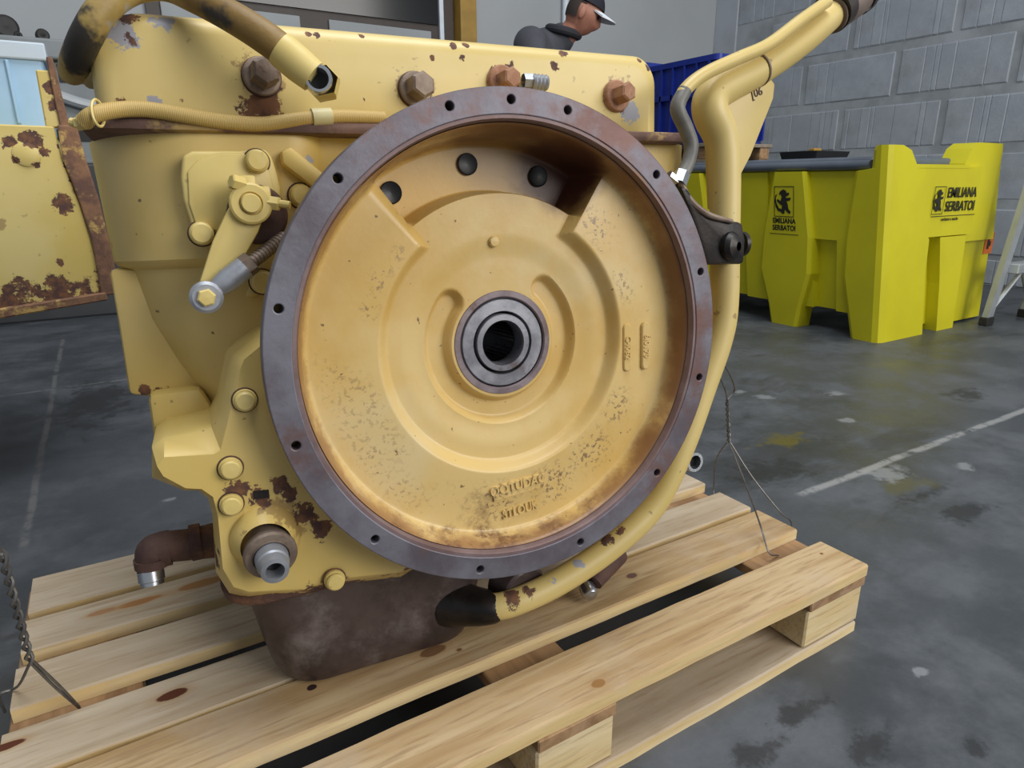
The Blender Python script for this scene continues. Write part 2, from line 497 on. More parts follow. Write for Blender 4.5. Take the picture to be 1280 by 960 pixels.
M['wood'] = make_wood('sawn_spruce', (0.43, 0.335, 0.225), (0.55, 0.455, 0.335), knots)
M['wood_sawn'] = make_wood('sawn_edge', (0.66, 0.48, 0.22), (0.76, 0.60, 0.34), (), grain=0.6)
M['wood_warm'] = make_wood('warm_sawn_pine', (0.40, 0.26, 0.12), (0.55, 0.405, 0.23), knots, grain=1.6)
M['wood_dark'] = make_wood('weathered_crossbearer', (0.24, 0.135, 0.065), (0.40, 0.245, 0.125), (), along=1, dark=0.2)
M['wood_block'] = make_wood('end_grain_block', (0.66, 0.50, 0.25), (0.76, 0.62, 0.38), (), along=0)
pallet = empty('pallet', 'pale sawn wooden pallet carrying the yellow gearbox', 'pallet')
def board(name, x0, x1, y0, y1, z0, z1, mat, seed, **kw):
    bm = new(); nx = 24
    rs = random.Random(seed)
    ph = rs.uniform(0, 6)
    loops = []
    for i in range(nx + 1):
        x = x0 + (x1 - x0) * i / nx
        w = 0.0018 * math.sin(x * 5.5 + ph) + rs.uniform(-0.0007, 0.0007)
        w2 = 0.0018 * math.sin(x * 4.3 + ph * 2) + rs.uniform(-0.0007, 0.0007)
        zc = 0.0012 * math.sin(x * 3.1 + ph)
        c = 0.0025
        prof = [(y0 + w, z0), (y1 + w2, z0), (y1 + w2, z1 - c + zc), (y1 + w2 - c, z1 + zc), (y0 + w + c, z1 + zc), (y0 + w, z1 - c + zc)]
        loops.append([(x, a, b) for a, b in prof])
    loop_bridge(bm, loops)
    o = obj(name, bm, mat, pallet, False, **kw)
    o.data.materials.append(M['wood_sawn'])          # fresh sawn edges are yellower than the trodden top
    for p in o.data.polygons:
        if abs(p.normal.z) < 0.5: p.material_index = 1
    return o
ZT = 0.13
for i, (y0, y1, x0, x1, mt) in enumerate(((0.519, 0.611, -0.19, 1.008, 'wood_warm'), (0.656, 0.748, -0.185, 1.010, 'wood_warm'), (0.757, 0.841, -0.19, 1.006, 'wood'), (0.879, 0.967, -0.186, 1.012, 'wood'), (0.998, 1.084, -0.184, 1.008, 'wood'), (1.099, 1.208, -0.182, 1.008, 'wood'))):
    board('deck_board', x0, x1, y0, y1, ZT - 0.020, ZT, M[mt], 31 + i)
for xc in (-0.118, 0.409, 0.936):
    wd = 0.0725 if xc != 0.409 else 0.06
    obj('crossbearer', boxm((xc - wd, 0.519, ZT - 0.040), (xc + wd, 1.208, ZT - 0.0205), 0.002, 1), M['wood_dark'], pallet, False)
    for yc0, yc1 in ((0.523, 0.618), (0.80, 0.945), (1.108, 1.206)):
        obj('spacer_block', boxm((xc - wd, yc0, 0.0205), (xc + wd, yc1, ZT - 0.0405), 0.003, 1), M['wood_block'], pallet, False)
for i, (y0, y1) in enumerate(((0.520, 0.622), (0.800, 0.945), (1.106, 1.208))):
    board('bottom_board', -0.19, 1.004, y0, y1, 0.0, 0.020, M['wood'], 60 + i)

# ---------------------------------------------------------------- the gearbox (local frame: x right, y into the machine, z up; origin in the flange face)
gear = empty('gearbox', 'worn yellow industrial gearbox with a round open bell flange, strapped on the pallet', 'machine')
gear.matrix_world = m4(((0.9946, 0.1033, 0.0091, 0.3887), (-0.1037, 0.9908, 0.0869, 0.6177), (0.0000, -0.0874, 0.9962, 0.5636)))
def g(name, bm, mat, smooth=True, **kw): return obj(name, bm, M[mat] if isinstance(mat, str) else mat, kw.pop('parent', gear), smooth, **kw)
YF = Matrix(((1, 0, 0, 0), (0, 0, 1, 0), (0, 1, 0, 0), (0, 0, 0, 1)))      # x,y plate -> x,z plate, thickness into y

def CH(*a): return [(*p, r, k) for p, r, k in a]
M['cover'] = paint('cover_paint', (0.63, 0.48, 0.165), (0.69, 0.545, 0.225), CH(
    ((-0.3571, 0.1300, 0.3324), .014, 'g'), ((-0.3522, 0.1300, 0.3277), .006, 'r'), ((-0.3515, 0.1350, 0.3493), .008, 'r'), ((-0.3197, 0.1300, 0.3485), .010, 'g'), ((-0.3676, 0.1300, 0.2710), .006, 'r'), ((-0.3398, 0.1300, 0.2721), .008, 'g'), ((-0.3146, 0.1300, 0.2754), .005, 'r'),
    ((-0.2359, 0.1300, 0.2715), .019, 'r'), ((-0.2448, 0.1300, 0.2647), .012, 'r'), ((-0.1801, 0.1300, 0.3485), .004, 'r'), ((-0.1718, 0.1300, 0.3467), .004, 'r'), ((-0.1215, 0.1300, 0.3515), .004, 'r'), ((-0.0121, 0.1300, 0.3478), .005, 'r'), ((0.0044, 0.1300, 0.3507), .005, 'r'), ((-0.0049, 0.1300, 0.3342), .005, 'r'),
    ((0.1362, 0.1300, 0.3537), .008, 'r'), ((0.1227, 0.1300, 0.3330), .007, 'r'), ((0.2173, 0.1300, 0.3079), .020, 's'), ((0.2147, 0.1300, 0.3007), .018, 'r'), ((0.2352, 0.1300, 0.2833), .014, 'g'), ((0.0499, 0.1300, 0.3139), .018, 'r'), ((0.2565, 0.1300, 0.3511), .004, 'r'), ((0.2723, 0.1300, 0.3421), .006, 'r'), ((-0.2349, 0.1300, 0.3011), .021, 's'), ((-0.0644, 0.1300, 0.2974), .020, 's'), ((0.2369, 0.1300, 0.3399), .004, 's'), ((-0.1251, 0.1300, 0.2834), .004, 'r'), ((-0.0421, 0.1300, 0.3326), .004, 'r')), dots=0.35, rough=0.40)
M['case'] = paint('case_paint', YEL, YEL2, CH(
    ((-0.3175, 0.1400, -0.0404), .006, 'r'), ((-0.3336, 0.1400, -0.0363), .010, 'r'), ((-0.3454, 0.1500, -0.0319), .007, 'r'), ((-0.3263, 0.1400, -0.0438), .007, 'r'), ((-0.3957, 0.1900, -0.0308), .007, 'r'), ((-0.3761, 0.1900, -0.0383), .010, 'r'), ((-0.3575, 0.1800, -0.0457), .009, 'r'), ((-0.1751, 0.1200, 0.2311), .004, 'r'), ((-0.1913, 0.1200, 0.2165), .006, 'g'), ((-0.2844, 0.1200, 0.0517), .004, 'r')), dots=0.8, zones=())
M['front'] = paint('plate_paint', (0.60, 0.43, 0.12), (0.66, 0.50, 0.19), CH(
    ((-0.3135, 0.0550, -0.1221), .011, 'r'), ((-0.2928, 0.0550, -0.1355), .012, 'r'), ((-0.2712, 0.0550, -0.1262), .011, 'r'), ((-0.2641, 0.0550, -0.1369), .010, 'r'), ((-0.2745, 0.0550, -0.1182), .006, 'r'), ((-0.2517, 0.0550, -0.1631), .013, 'r'), ((-0.2330, 0.0550, -0.1836), .013, 'r'), ((-0.3442, 0.0600, -0.0524), .005, 'r'), ((-0.2562, 0.0600, -0.1244), .010, 'r'), ((-0.2421, 0.0600, -0.1767), .008, 'r'), ((-0.3430, 0.0700, -0.2040), .010, 'r'), ((-0.3447, 0.0800, -0.1938), .009, 'r'), ((-0.3143, 0.0600, -0.2164), .009, 'r'), ((-0.2637, 0.0600, -0.2319), .006, 'r'), ((-0.3355, 0.0600, -0.1921), .006, 'r'), ((-0.2169, 0.0600, -0.1924), .010, 's'), ((-0.2796, 0.0600, -0.1681), .030, 's'), ((-0.3135, 0.0600, -0.1437), .010, 'r')), dots=0.5, zones=((2, -0.215, -0.262, 0.30),))
M['plain_yellow'] = paint('plain_yellow_paint', (0.62, 0.45, 0.135), (0.68, 0.52, 0.20), (), rust=0.06, dots=0.5)
M['lever'] = paint('lever_paint', (0.64, 0.49, 0.16), (0.70, 0.56, 0.22), (), rust=0.03, dots=0.3)
M['pipe'] = paint('pipe_paint', (0.61, 0.46, 0.155), (0.66, 0.51, 0.20), CH(((0.1505, 0.0600, -0.2937), .010, 'r'), ((0.1707, 0.0600, -0.2839), .010, 'r'), ((0.1004, 0.0600, -0.3209), .008, 'g'), ((0.0595, 0.0600, -0.3375), .008, 'g'), ((-0.0012, 0.0600, -0.3463), .012, 'r'), ((0.0227, 0.0600, -0.3438), .010, 'r'), ((0.3609, 0.0600, 0.1394), .006, 'r'), ((0.3647, 0.0600, 0.1522), .004, 'r'), ((0.3084, 0.0600, 0.2487), .006, 's'), ((0.3264, 0.0650, 0.0509), .016, 's'), ((0.3306, 0.0650, 0.0054), .018, 's'), ((0.3031, 0.0600, -0.1164), .008, 's'), ((0.3709, 0.0650, -0.0016), .006, 's')), rust=0.03, dots=0.5)
M['flange'] = rusty('flange_steel', (0.115, 0.100, 0.118), (0.20, 0.195, 0.228), (0.155, 0.085, 0.075), 10, 0.50, 0.5, 0.25, (0.48, 0.64))
M['lip'] = rusty('flange_lip', (0.16, 0.10, 0.095), (0.24, 0.17, 0.17), (0.23, 0.12, 0.06), 11, 0.55, 0.35, 0.2)
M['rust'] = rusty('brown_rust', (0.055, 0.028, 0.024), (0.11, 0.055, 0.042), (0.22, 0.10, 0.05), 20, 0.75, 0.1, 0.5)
M['rust_seam'] = rusty('seam_rust', (0.10, 0.055, 0.045), (0.19, 0.11, 0.085), (0.40, 0.27, 0.10), 16, 0.75, 0.1, 0.5, (0.54, 0.64))
M['pan'] = rusty('oil_pan_rust', (0.040, 0.027, 0.025), (0.085, 0.060, 0.056), (0.20, 0.17, 0.165), 13, 0.40, 0.2, 0.35, (0.50, 0.74))
M['rustbolt'] = rusty('rusty_bolt', (0.16, 0.115, 0.09), (0.26, 0.20, 0.155), (0.11, 0.055, 0.035), 45, 0.55, 0.35, 0.3)
M['orangerust'] = rusty('orange_rust', (0.32, 0.155, 0.085), (0.42, 0.23, 0.14), (0.16, 0.075, 0.05), 55, 0.8, 0.0, 0.5)
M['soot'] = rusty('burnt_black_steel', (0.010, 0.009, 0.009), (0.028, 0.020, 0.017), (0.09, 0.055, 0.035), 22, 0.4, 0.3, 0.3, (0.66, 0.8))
M['bearing'] = rusty('bearing_steel', (0.20, 0.20, 0.225), (0.32, 0.32, 0.35), (0.14, 0.11, 0.11), 30, 0.38, 0.75, 0.12)
M['hubring'] = rusty('hub_ring', (0.17, 0.13, 0.14), (0.27, 0.22, 0.23), (0.13, 0.085, 0.07), 26, 0.5, 0.5, 0.2)
M['hose'] = plain('painted_rubber_hose', (0.34, 0.235, 0.070), 0.6, 0, 0.35, 22, 0.2)
M['darkhose'] = plain('grey_rubber_hose', (0.135, 0.130, 0.115), 0.5, 0, 0.3, 22, 0.2)

def make_hose_mat():
    t = NT('hose_with_wiped_top')
    c = t.mix(t.step(t.noise(9, 5, 0.6), 0.40, 0.60), (0.21, 0.125, 0.030), (0.40, 0.28, 0.085))
    c = t.mix(t.step(t.noise(9, 5, 0.65, vec=t.scaled((1, 1, 1), (2.2, 4.1, 0.4))), 0.50, 0.58), c, (0.035, 0.030, 0.024))
    c = t.mix(t.step(t.noise(13, 5, 0.6, vec=t.scaled((1, 1, 1), (5.2, 1.1, 3))), 0.60, 0.68), c, (0.36, 0.35, 0.30))
    t.bump(t.noise(160, 3), 0.2)
    return t.out(c, 0.55)
M['hose_worn'] = make_hose_mat()
def make_braid():
    t = NT('painted_braided_hose')
    w1 = t.n('ShaderNodeTexWave'); w1.inputs['Scale'].default_value = 190
    w2 = t.n('ShaderNodeTexWave'); w2.inputs['Scale'].default_value = 190
    t.link(t.scaled((1, 0, 1)), w1.inputs['Vector']); t.link(t.scaled((1, 0, -1)), w2.inputs['Vector'])
    f = t.math('MULTIPLY', w1.outputs['Fac'], w2.outputs['Fac'])
    c = t.mix(t.step(f, 0.15, 0.5), (0.40, 0.265, 0.075), (0.56, 0.40, 0.135))
    t.bump(f, 0.35, 0.0006)
    return t.out(c, 0.55)
M['braid'] = make_braid()

def hexbolt(name, c, r, h, mat, parent=None, washer=None, axis=(0, -1, 0), ph=0.3, dome=True, round_head=False):
    bm = new(); c = Vector(c)
    if washer: lathe(bm, [(0, washer), (0.003, washer), (0.0042, washer * 0.94), (0.0042, 0)], c, axis, 28)
    b = 0.0035 if washer else 0.0
    n = 28 if round_head else 6
    lathe(bm, [(b, r), (h - r * 0.16, r), (h, r * 0.82), (h + 0.0004, 0.0)], c, axis, n, ph)
    if round_head:      # thin dark disc draws in the shaded recess round the head
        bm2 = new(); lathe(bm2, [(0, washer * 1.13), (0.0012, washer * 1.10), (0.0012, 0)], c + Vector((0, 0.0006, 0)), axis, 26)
        g('bolt_shade_ring', bm2, 'rust', parent=parent or gear)
    return g(name, bm, mat, parent=parent or gear, smooth=round_head)

# bell flange with its bolt holes
HOLE = []
for k in range(12):
    a = math.radians(15 + 30 * k) - 0.008
    HOLE.append((0.2651 * math.sin(a), 0.2651 * math.cos(a)))
HOLE.append((-0.0016, 0.2648))
loops = [circle(0.2765, 144), circle(0.2512, 144)] + [circle(0.0058, 20, h) for h in HOLE]
curve_plate('bell_flange', loops, 0.0105, 0.0012, M['flange'], gear, Matrix.Translation((0, 0.0117, 0)) @ YF, label='dark blued steel flange ring with bolt holes')
bm = new(); lathe(bm, [(-0.020, 0.2508), (-0.002, 0.2508), (-0.0012, 0.2500), (-0.0012, 0.2465), (-0.004, 0.2448), (-0.030, 0.2440)], (0, 0, 0), (0, -1, 0), 128)
g('flange_lip', bm, 'lip', label='brown stepped inner lip of the flange')
bm = new(); lathe(bm, [(-0.0232, 0.272), (-0.030, 0.255), (-0.05, 0.245), (-0.12, 0.235)], (0, 0, 0), (0, -1, 0), 96)
g('bell_housing', bm, 'front')

# the bell web: one cast surface described as depth over radius and angle
def sm(a, b, x):
    t = max(0.0, min(1.0, (x - a) / (b - a))); return t * t * (3 - 2 * t)
def depth(r, th):
    """th in degrees, counter-clockwise from +x"""
    # cylinder wall at the rim, fillet, sloping annulus
    d = 0.0335 + 0.004 * sm(0.15, 0.23, r)
    # raised annulus runs everywhere except the sector at the top
    sect = sm(54.0, 58.5, th) * (1 - sm(126.5, 130.5, th))
    step = 1 - sm(0.143, 0.157, r)
    low = max(step, sect)
    d_inner = 0.0495 + 0.003 * sm(0.13, 0.10, r)
    d = d + (d_inner - d) * low
    # deep window in the top sector
    win = sm(55.0, 57.5, th) * (1 - sm(125.0, 127.0, th)) * sm(0.1740, 0.1800, r) * (1 - sm(0.2345, 0.2385, r))
    d += (0.098 - d) * win
    # channel round the hub with rounded ends
    u = (th - 94) ; u = (u + 180) % 360 - 180
    if abs(u) >= 47: dc = abs(r - 0.083)
    else:
        e = math.radians(94 + (47 if u > 0 else -47)); q = math.radians(th)
        dc = math.hypot(r * math.cos(q) - 0.083 * math.cos(e), r * math.sin(q) - 0.083 * math.sin(e))
    d += 0.0125 * (1 - sm(0.0085, 0.0175, dc))
    # rim
    t = sm(0.228, 0.2435, r)
    d = d * (1 - t ** 2.2) + 0.010 * t ** 2.2
    return d
bm = new()
radii = [0.0570 + (0.2436 - 0.0570) * i / 125 for i in range(126)]
NTH = 336
rows = []
for r in radii:
    row = []
    for k in range(NTH):
        th = 360 * k / NTH; a = math.radians(th)
        row.append(bm.verts.new((r * math.cos(a), depth(r, th), r * math.sin(a))))
    rows.append(row)
for A, B in zip(rows, rows[1:]):
    for k in range(NTH):
        j = (k + 1) % NTH
        bm.faces.new((A[k], B[k], B[j], A[j]))
def make_dish():
    t = NT('bell_web_paint')
    x, y, z = t.sep()
    r = t.math('SQRT', t.math('ADD', t.math('MULTIPLY', x, x), t.math('MULTIPLY', z, z)))
    c = t.mix(t.step(t.noise(7, 6, 0.6), 0.36, 0.66), DISH, DISH2)
    c = t.mix(t.math('MULTIPLY', t.step(t.noise(4.2, 5, 0.6, vec=t.scaled((1, 1, 1), (4, 2, 7))), 0.5, 0.68), 0.6), c, (0.68, 0.55, 0.31))
    # dust and oil speckle on the raised ring, stronger low and right
    ring = t.math('MULTIPLY', t.step(r, 0.155, 0.175), t.step(r, 0.232, 0.21))
    sp = t.step(t.noise(190, 3, 0.6), 0.53, 0.62)
    cl = t.math('MULTIPLY', t.step(t.noise(8.5, 4, 0.6, vec=t.scaled((1, 1, 1), (1.5, 8, 2.2))), 0.50, 0.72), 0.6)
    for p, rr in (((0.1230, 0.0360, 0.1255), .035), ((0.1513, 0.0360, 0.0557), .030), ((0.1473, 0.0360, -0.0944), .030), ((0.1060, 0.0360, -0.1472), .040), ((0.0517, 0.0360, -0.1803), .040), ((-0.1197, 0.0360, 0.1048), .020), ((-0.1416, 0.0360, 0.0849), .022), ((-0.1545, 0.0360, 0.0561), .018), ((-0.0270, 0.0360, -0.1905), .035)):
        d = t.math('ADD', t.dist(p), t.math('MULTIPLY', t.math('SUBTRACT', t.noise(25, 4, 0.6), 0.5), 0.03))
        cl = t.math('MAXIMUM', cl, t.step(d, rr * 1.2, rr * 0.2))
    c = t.mix(t.math('MULTIPLY', t.math('MULTIPLY', sp, cl), t.math('MULTIPLY', ring, 0.85)), c, (0.17, 0.10, 0.06))
    c = t.mix(t.math('MULTIPLY', t.step(t.noise(120, 2), 0.715, 0.76), 0.8), c, (0.12, 0.06, 0.03))
    # rust creeping in from the flange lip, thickest along the bottom right
    edge = t.step(t.math('ADD', r, t.math('MULTIPLY', t.math('SUBTRACT', t.noise(22, 6, 0.7), 0.5), 0.026)), 0.231, 0.242)
    c = t.mix(t.math('MULTIPLY', edge, 0.85), c, (0.26, 0.12, 0.045))
    for p, rr, amt in (((-0.0983, 0.0200, -0.2348), .035, .9), ((-0.0375, 0.0200, -0.2556), .045, .9), ((0.0405, 0.0200, -0.2536), .035, .8), ((-0.1539, 0.0200, -0.2030), .03, .8), ((-0.0545, 0.0350, -0.1998), .03, .45), ((0.1065, 0.0200, -0.2303), .03, .7)):
        d = t.math('ADD', t.dist(p), t.math('MULTIPLY', t.math('SUBTRACT', t.noise(30, 6, 0.7), 0.5), 0.07))
        c = t.mix(t.math('MULTIPLY', t.math('MULTIPLY', t.step(d, rr, rr * 0.5), t.step(t.noise(55, 5, 0.7), 0.40, 0.60)), amt), c, (0.16, 0.075, 0.035))
    for p, rr, amt in (((0.2386, 0.0200, 0.0809), .055, .9), ((0.2529, 0.0200, 0.0075), .06, .9), ((0.2187, 0.0200, 0.1605), .045, .9), ((0.2382, 0.0200, -0.0659), .05, .8), ((0.1956, 0.0200, -0.1587), .045, .7), ((0.0074, 0.0200, 0.2355), .05, .85), ((0.0877, 0.0200, 0.2201), .05, .9), ((0.1534, 0.0200, 0.1939), .04, .9)):
        d = t.math('ADD', t.dist(p), t.math('MULTIPLY', t.math('SUBTRACT', t.noise(18, 6, 0.7), 0.5), 0.05))
        m = t.math('MULTIPLY', t.step(d, rr, rr * 0.4), t.step(r, 0.226, 0.241))
        c = t.mix(t.math('MULTIPLY', m, amt), c, (0.20, 0.085, 0.03))
    # dark brown at the right inside the top window
    d = t.math('ADD', t.dist((0.095, 0.07, 0.205)), t.math('MULTIPLY', t.math('SUBTRACT', t.noise(14, 5, 0.6), 0.5), 0.05))
    c = t.mix(t.step(d, 0.072, 0.038), c, (0.085, 0.032, 0.018))
    d = t.dist((0.03, 0.07, 0.238))
    c = t.mix(t.math('MULTIPLY', t.step(d, 0.10, 0.04), 0.55), c, (0.16, 0.075, 0.035))  # shade under the window's roof, put in as brown
    t.bump(t.math('ADD', t.noise(140, 4), t.math('MULTIPLY', t.noise(30, 4), 0.6)), 0.14, 0.0012)
    return t.out(c, t.mixf(t.noise(12, 4), 0.30, 0.46), 0.0)
M['dish'] = make_dish()
web = g('bell_web', bm, 'dish', label='orange yellow cast web inside the flange')
for th, dx in ((122.0, 0), (94.5, 0), (68.5, 0)):
    a = math.radians(th); c = (0.211 * math.cos(a), 0.0962, 0.211 * math.sin(a))
    bm = new(); lathe(bm, [(0, 0.0128), (0.0012, 0.0128), (0.0018, 0.0120), (0.0012, 0.0105), (0.0006, 0.0)], c, (0, -1, 0), 24)
    g('window_plug', bm, 'bore', parent=web, label='dark hole in the window of the web')
bm = new(); lathe(bm, [(-0.002, 0.0068), (0.003, 0.0062), (0.0042, 0.005), (0.0045, 0)], (-0.0075, 0.0500, 0.1197), (0, -1, 0), 20)
g('casting_nub', bm, 'dish', parent=web)

# casting marks
def on_web(p, ang, y, flip=False):
    R = Matrix.Rotation(math.radians(ang), 4, 'Y')
    return Matrix.Translation((p[0], y, p[2])) @ R @ Matrix(((1, 0, 0, 0), (0, 0, -1, 0), (0, 1, 0, 0), (0, 0, 0, 1)))
for p, tx in (((0.1653, 0.0360, -0.0213), 'C4062'), ((0.1943, 0.0360, -0.0223), '6I0179')):
    bm = new()
    h, w = 0.031, 0.0056
    poly = [(p[0] + a, p[2] + b) for a, b in rrect(-w, w, -h, h, w * 0.98, 6)]
    outer = [(p[0] + a * 1.25, p[2] + b * 1.05) for a, b in rrect(-w, w, -h, h, w * 0.98, 6)]
    loop_bridge(bm, [[(x, 0.0405, z) for x, z in outer], [(x, 0.0322, z) for x, z in poly], [(x, 0.0312, z) for x, z in [(p[0] + (a - p[0]) * 0.8, p[2] + (b - p[2]) * 0.96) for a, b in poly]]])
    pl = g('number_pad', bm, 'dish', parent=web)
    text_mesh('casting_number', tx, 0.0115, 0.0013, on_web(p, 92, 0.0312), M['dish'], web, 0.0002)
p = (0.0047, 0.0370, -0.1786)
Rm = Matrix.Translation(Vector((p[0], 0.0330, p[2]))) @ Matrix.Rotation(math.radians(-4), 4, 'Y')
bm = new()
box(bm, (-0.036, -0.0008, -0.0088), (0.034, 0.004, -0.0076)); box(bm, (-0.036, -0.0008, 0.0076), (0.034, 0.004, 0.0088)); box(bm, (-0.036, 0.0, -0.008), (0.034, 0.004, 0.008))
bm.transform(Rm); g('name_pad', bm, 'dish', parent=web, smooth=False)
text_mesh('casting_name', 'OOTUDAC', 0.0165, 0.0020, on_web((0.0022, 0.0340, -0.1760), -4, 0.0330), M['dish'], web, 0.0003, 0.9)
text_mesh('casting_number', 'STLOUK', 0.0165, 0.0022, on_web((0.0050, 0.0360, -0.2103), -5, 0.0362), M['dish'], web, 0.0002, 0.8)

# hub with its bearing
bm = new(); lathe(bm, [(-0.012, 0.0640), (0.010, 0.0640), (0.0125, 0.0622), (0.0125, 0.0560), (0.0105, 0.0545), (-0.02, 0.0545)], (0, 0.0640, 0), (0, -1, 0), 72)
hub = g('hub_ring', bm, 'hubring', label='brown steel ring around the hub bearing')
bm = new(); lathe(bm, [(-0.02, 0.0535), (0.009, 0.0535), (0.0110, 0.0520), (0.0110, 0.0385), (0.0085, 0.0375), (-0.02, 0.0372)], (0, 0.0640, 0), (0, -1, 0), 72)
g('bearing_race', bm, 'bearing', parent=hub, label='grey steel bearing race')
bm = new(); lathe(bm, [(-0.02, 0.0352), (0.0105, 0.0352), (0.0125, 0.0342), (0.0125, 0.0275), (0.0100, 0.0262), (-0.055, 0.0262)], (0, 0.0640, 0), (0, -1, 0), 64)
g('inner_race', bm, 'bearing', parent=hub)
bm = new(); lathe(bm, [(0, 0.054), (0.004, 0.037), (0.0, 0.030)], (0, 0.070, 0), (0, -1, 0), 48)
g('seal_gap', bm, 'bore', parent=hub)
bm = new()      # splined bore
sp = []
for k in range(30):
    for q, rr in ((0.0, 0.0262), (0.3, 0.0262), (0.42, 0.0236), (0.88, 0.0236)):
        a = 2 * PI * (k + q) / 30; sp.append((rr * math.cos(a), rr * math.sin(a)))
loop_bridge(bm, [[(x, 0.075, z) for x, z in sp], [(x, 0.13, z) for x, z in sp]], False, True)
M['spline'] = plain('oiled_spline_steel', (0.10, 0.10, 0.105), 0.22, 0.9, 0.1, 40)
g('splined_bore', bm, 'spline', parent=hub, smooth=False)

# case behind the flange
g('case', loft([(0.245, -0.25, 0.345, 0.135, 0.55, 0.03), (-0.26, -0.25, 0.22, 0.135, 0.55, 0.03)]), 'case')
g('case_shoulder', loft([(0.243, -0.412, -0.165, 0.118, 0.55, (0.115, 0.05, 0.02, 0.02)), (0.116, -0.408, -0.165, 0.118, 0.55, (0.115, 0.05, 0.02, 0.02)), (0.110, -0.404, -0.17, 0.123, 0.55, (0.11, 0.05, 0.02, 0.02)),
       (0.106, -0.396, -0.19, 0.131, 0.52, (0.105, 0.05, 0.02, 0.02)), (0.05, -0.386, -0.20, 0.135, 0.52, (0.10, 0.05, 0.02, 0.02)), (0.0, -0.366, -0.20, 0.142, 0.52, (0.09, 0.05, 0.02, 0.02)), (-0.045, -0.340, -0.20, 0.150, 0.52, (0.07, 0.05, 0.02, 0.02)), (-0.09, -0.325, -0.20, 0.155, 0.52, (0.05, 0.05, 0.02, 0.02))], 10), 'case')
g('side_rib', prism([(-0.4098, 0.1087), (-0.3489, 0.1052), (-0.3357, 0.0417), (-0.3160, -0.0155), (-0.3127, -0.0625), (-0.3530, -0.0536), (-0.3907, -0.0392), (-0.4113, -0.0344), (-0.4099, 0.0485)][::-1], 0.190, 0.50, 0.006), 'case')
g('lower_ledge', prism([(-0.3909, -0.0315), (-0.3367, -0.0311), (-0.3028, -0.1171), (-0.3925, -0.1011)], 0.165, 0.50, 0.008), 'front')
g('side_casing', loft([(0.245, 0.20, 0.352, 0.145, 0.5, 0.02), (0.05, 0.20, 0.345, 0.145, 0.5, 0.02)]), 'case')

# gasket seam and the top cover
g('gasket_seam', rough_up(boxm((-0.407, 0.108, 0.2425), (0.325, 0.56, 0.2555), 0.0045, 2), 0.0015, 40), 'rust_seam', label='rust brown seam under the cover')
bm = new()
N = 10
prof = rrect(-0.392, 0.288, 0.2545, 0.3585, (0.004, 0.004, 0.034, 0.052), N)
def shrink(P, d, c=( -0.05, 0.30)):
    return [(x - d if x > c[0] else x + d, z - d if z > c[1] else z) for x, z in P]
loop_bridge(bm, [[(x, 0.126 + e, z) for x, z in shrink(prof, s)] for e, s in ((0.0, 0.020), (0.0015, 0.013), (0.006, 0.006), (0.014, 0.0015), (0.024, 0.0))] + [[(x, 0.52, z) for x, z in prof]])
cover = g('top_cover', bm, 'cover', label='long yellow cover with chipped paint')
for q, ms, dark in (((-0.2338, 0.1240, 0.3007), 'rustbolt', 0), ((-0.0654, 0.1240, 0.2961), 'rustbolt', 0), ((0.0470, 0.1240, 0.3098), 'orangerust', 0), ((0.2145, 0.1240, 0.3016), 'orangerust', 0)):
    hexbolt('cover_bolt', q, 0.0150 if ms == 'rustbolt' else 0.0125, 0.026, ms, parent=cover, washer=0.0195, ph=0.45, axis=(0.12, -1, 0.05))
    bm = new(); lathe(bm, [(-0.004, 0.021), (0.003, 0.0205), (0.005, 0.0185), (0.005, 0)], Vector(q) + Vector((0, 0.003, 0)), (0, -1, 0), 28)
    g('bolt_seat', bm, 'rust' if ms == 'rustbolt' else 'orangerust', parent=cover)
bm = new()   # small drain cock with a threaded knurl beside the third bolt
lathe(bm, [(0, 0.009), (0.012, 0.009), (0.013, 0.007), (0.02, 0.007)], (0.0726, 0.1180, 0.3117), (1, -0.1, 0.0), 6)
for k in range(4): lathe(bm, [(0.014 + k * 0.005, 0.0085), (0.0165 + k * 0.005, 0.0100), (0.019 + k * 0.005, 0.0085)], (0.0694, 0.1160, 0.3111), (1, -0.1, -0.05), 12, k * 0.4, True, True)
g('vent_cock', bm, 'dullsteel', parent=cover, label='small grey threaded fitting')
bm = new()
tube(bm, [(0.295, 0.20, 0.2555), (0.34, 0.19, 0.2555)], 0.008, 8, smooth=False); box(bm, (0.288, 0.2, 0.256), (0.322, 0.5, 0.305))
g('rear_cover_block', bm, 'brown_cover' if 'brown_cover' in M else 'hose', smooth=False)

# braided hose lying along the seam
pts = [(-0.3999, 0.0900, 0.2448), (-0.3894, 0.0850, 0.2513), (-0.3689, 0.1000, 0.2589), (-0.3451, 0.1050, 0.2606), (-0.3139, 0.1050, 0.2565), (-0.2774, 0.1080, 0.2521), (-0.2385, 0.1100, 0.2512), (-0.1924, 0.1120, 0.2585), (-0.1530, 0.1140, 0.2618), (-0.1068, 0.1180, 0.2622)]
bm = new(); tube(bm, pts, 0.0075, 14)
hs = g('braided_hose', bm, 'braid', label='thin yellow painted braided hose')
bm = new(); tube(bm, [(-0.4058, 0.0950, 0.2440), (-0.3947, 0.0900, 0.2456)], 0.0062, 6, smooth=False); tube(bm, [(-0.4108, 0.0970, 0.2463), (-0.4052, 0.0950, 0.2440)], 0.004, 10, smooth=False)
g('hose_end', bm, 'lever', parent=hs)
bm = new(); tube(bm, [(-0.1881, 0.1120, 0.2595), (-0.1672, 0.1128, 0.2611)], 0.0095, 16, smooth=False)
g('ferrule', bm, plain('ferrule_paint', (0.47, 0.42, 0.22), 0.5), parent=hs)
bm = new(); c0 = Vector((-0.3863, 0.0880, 0.2526))
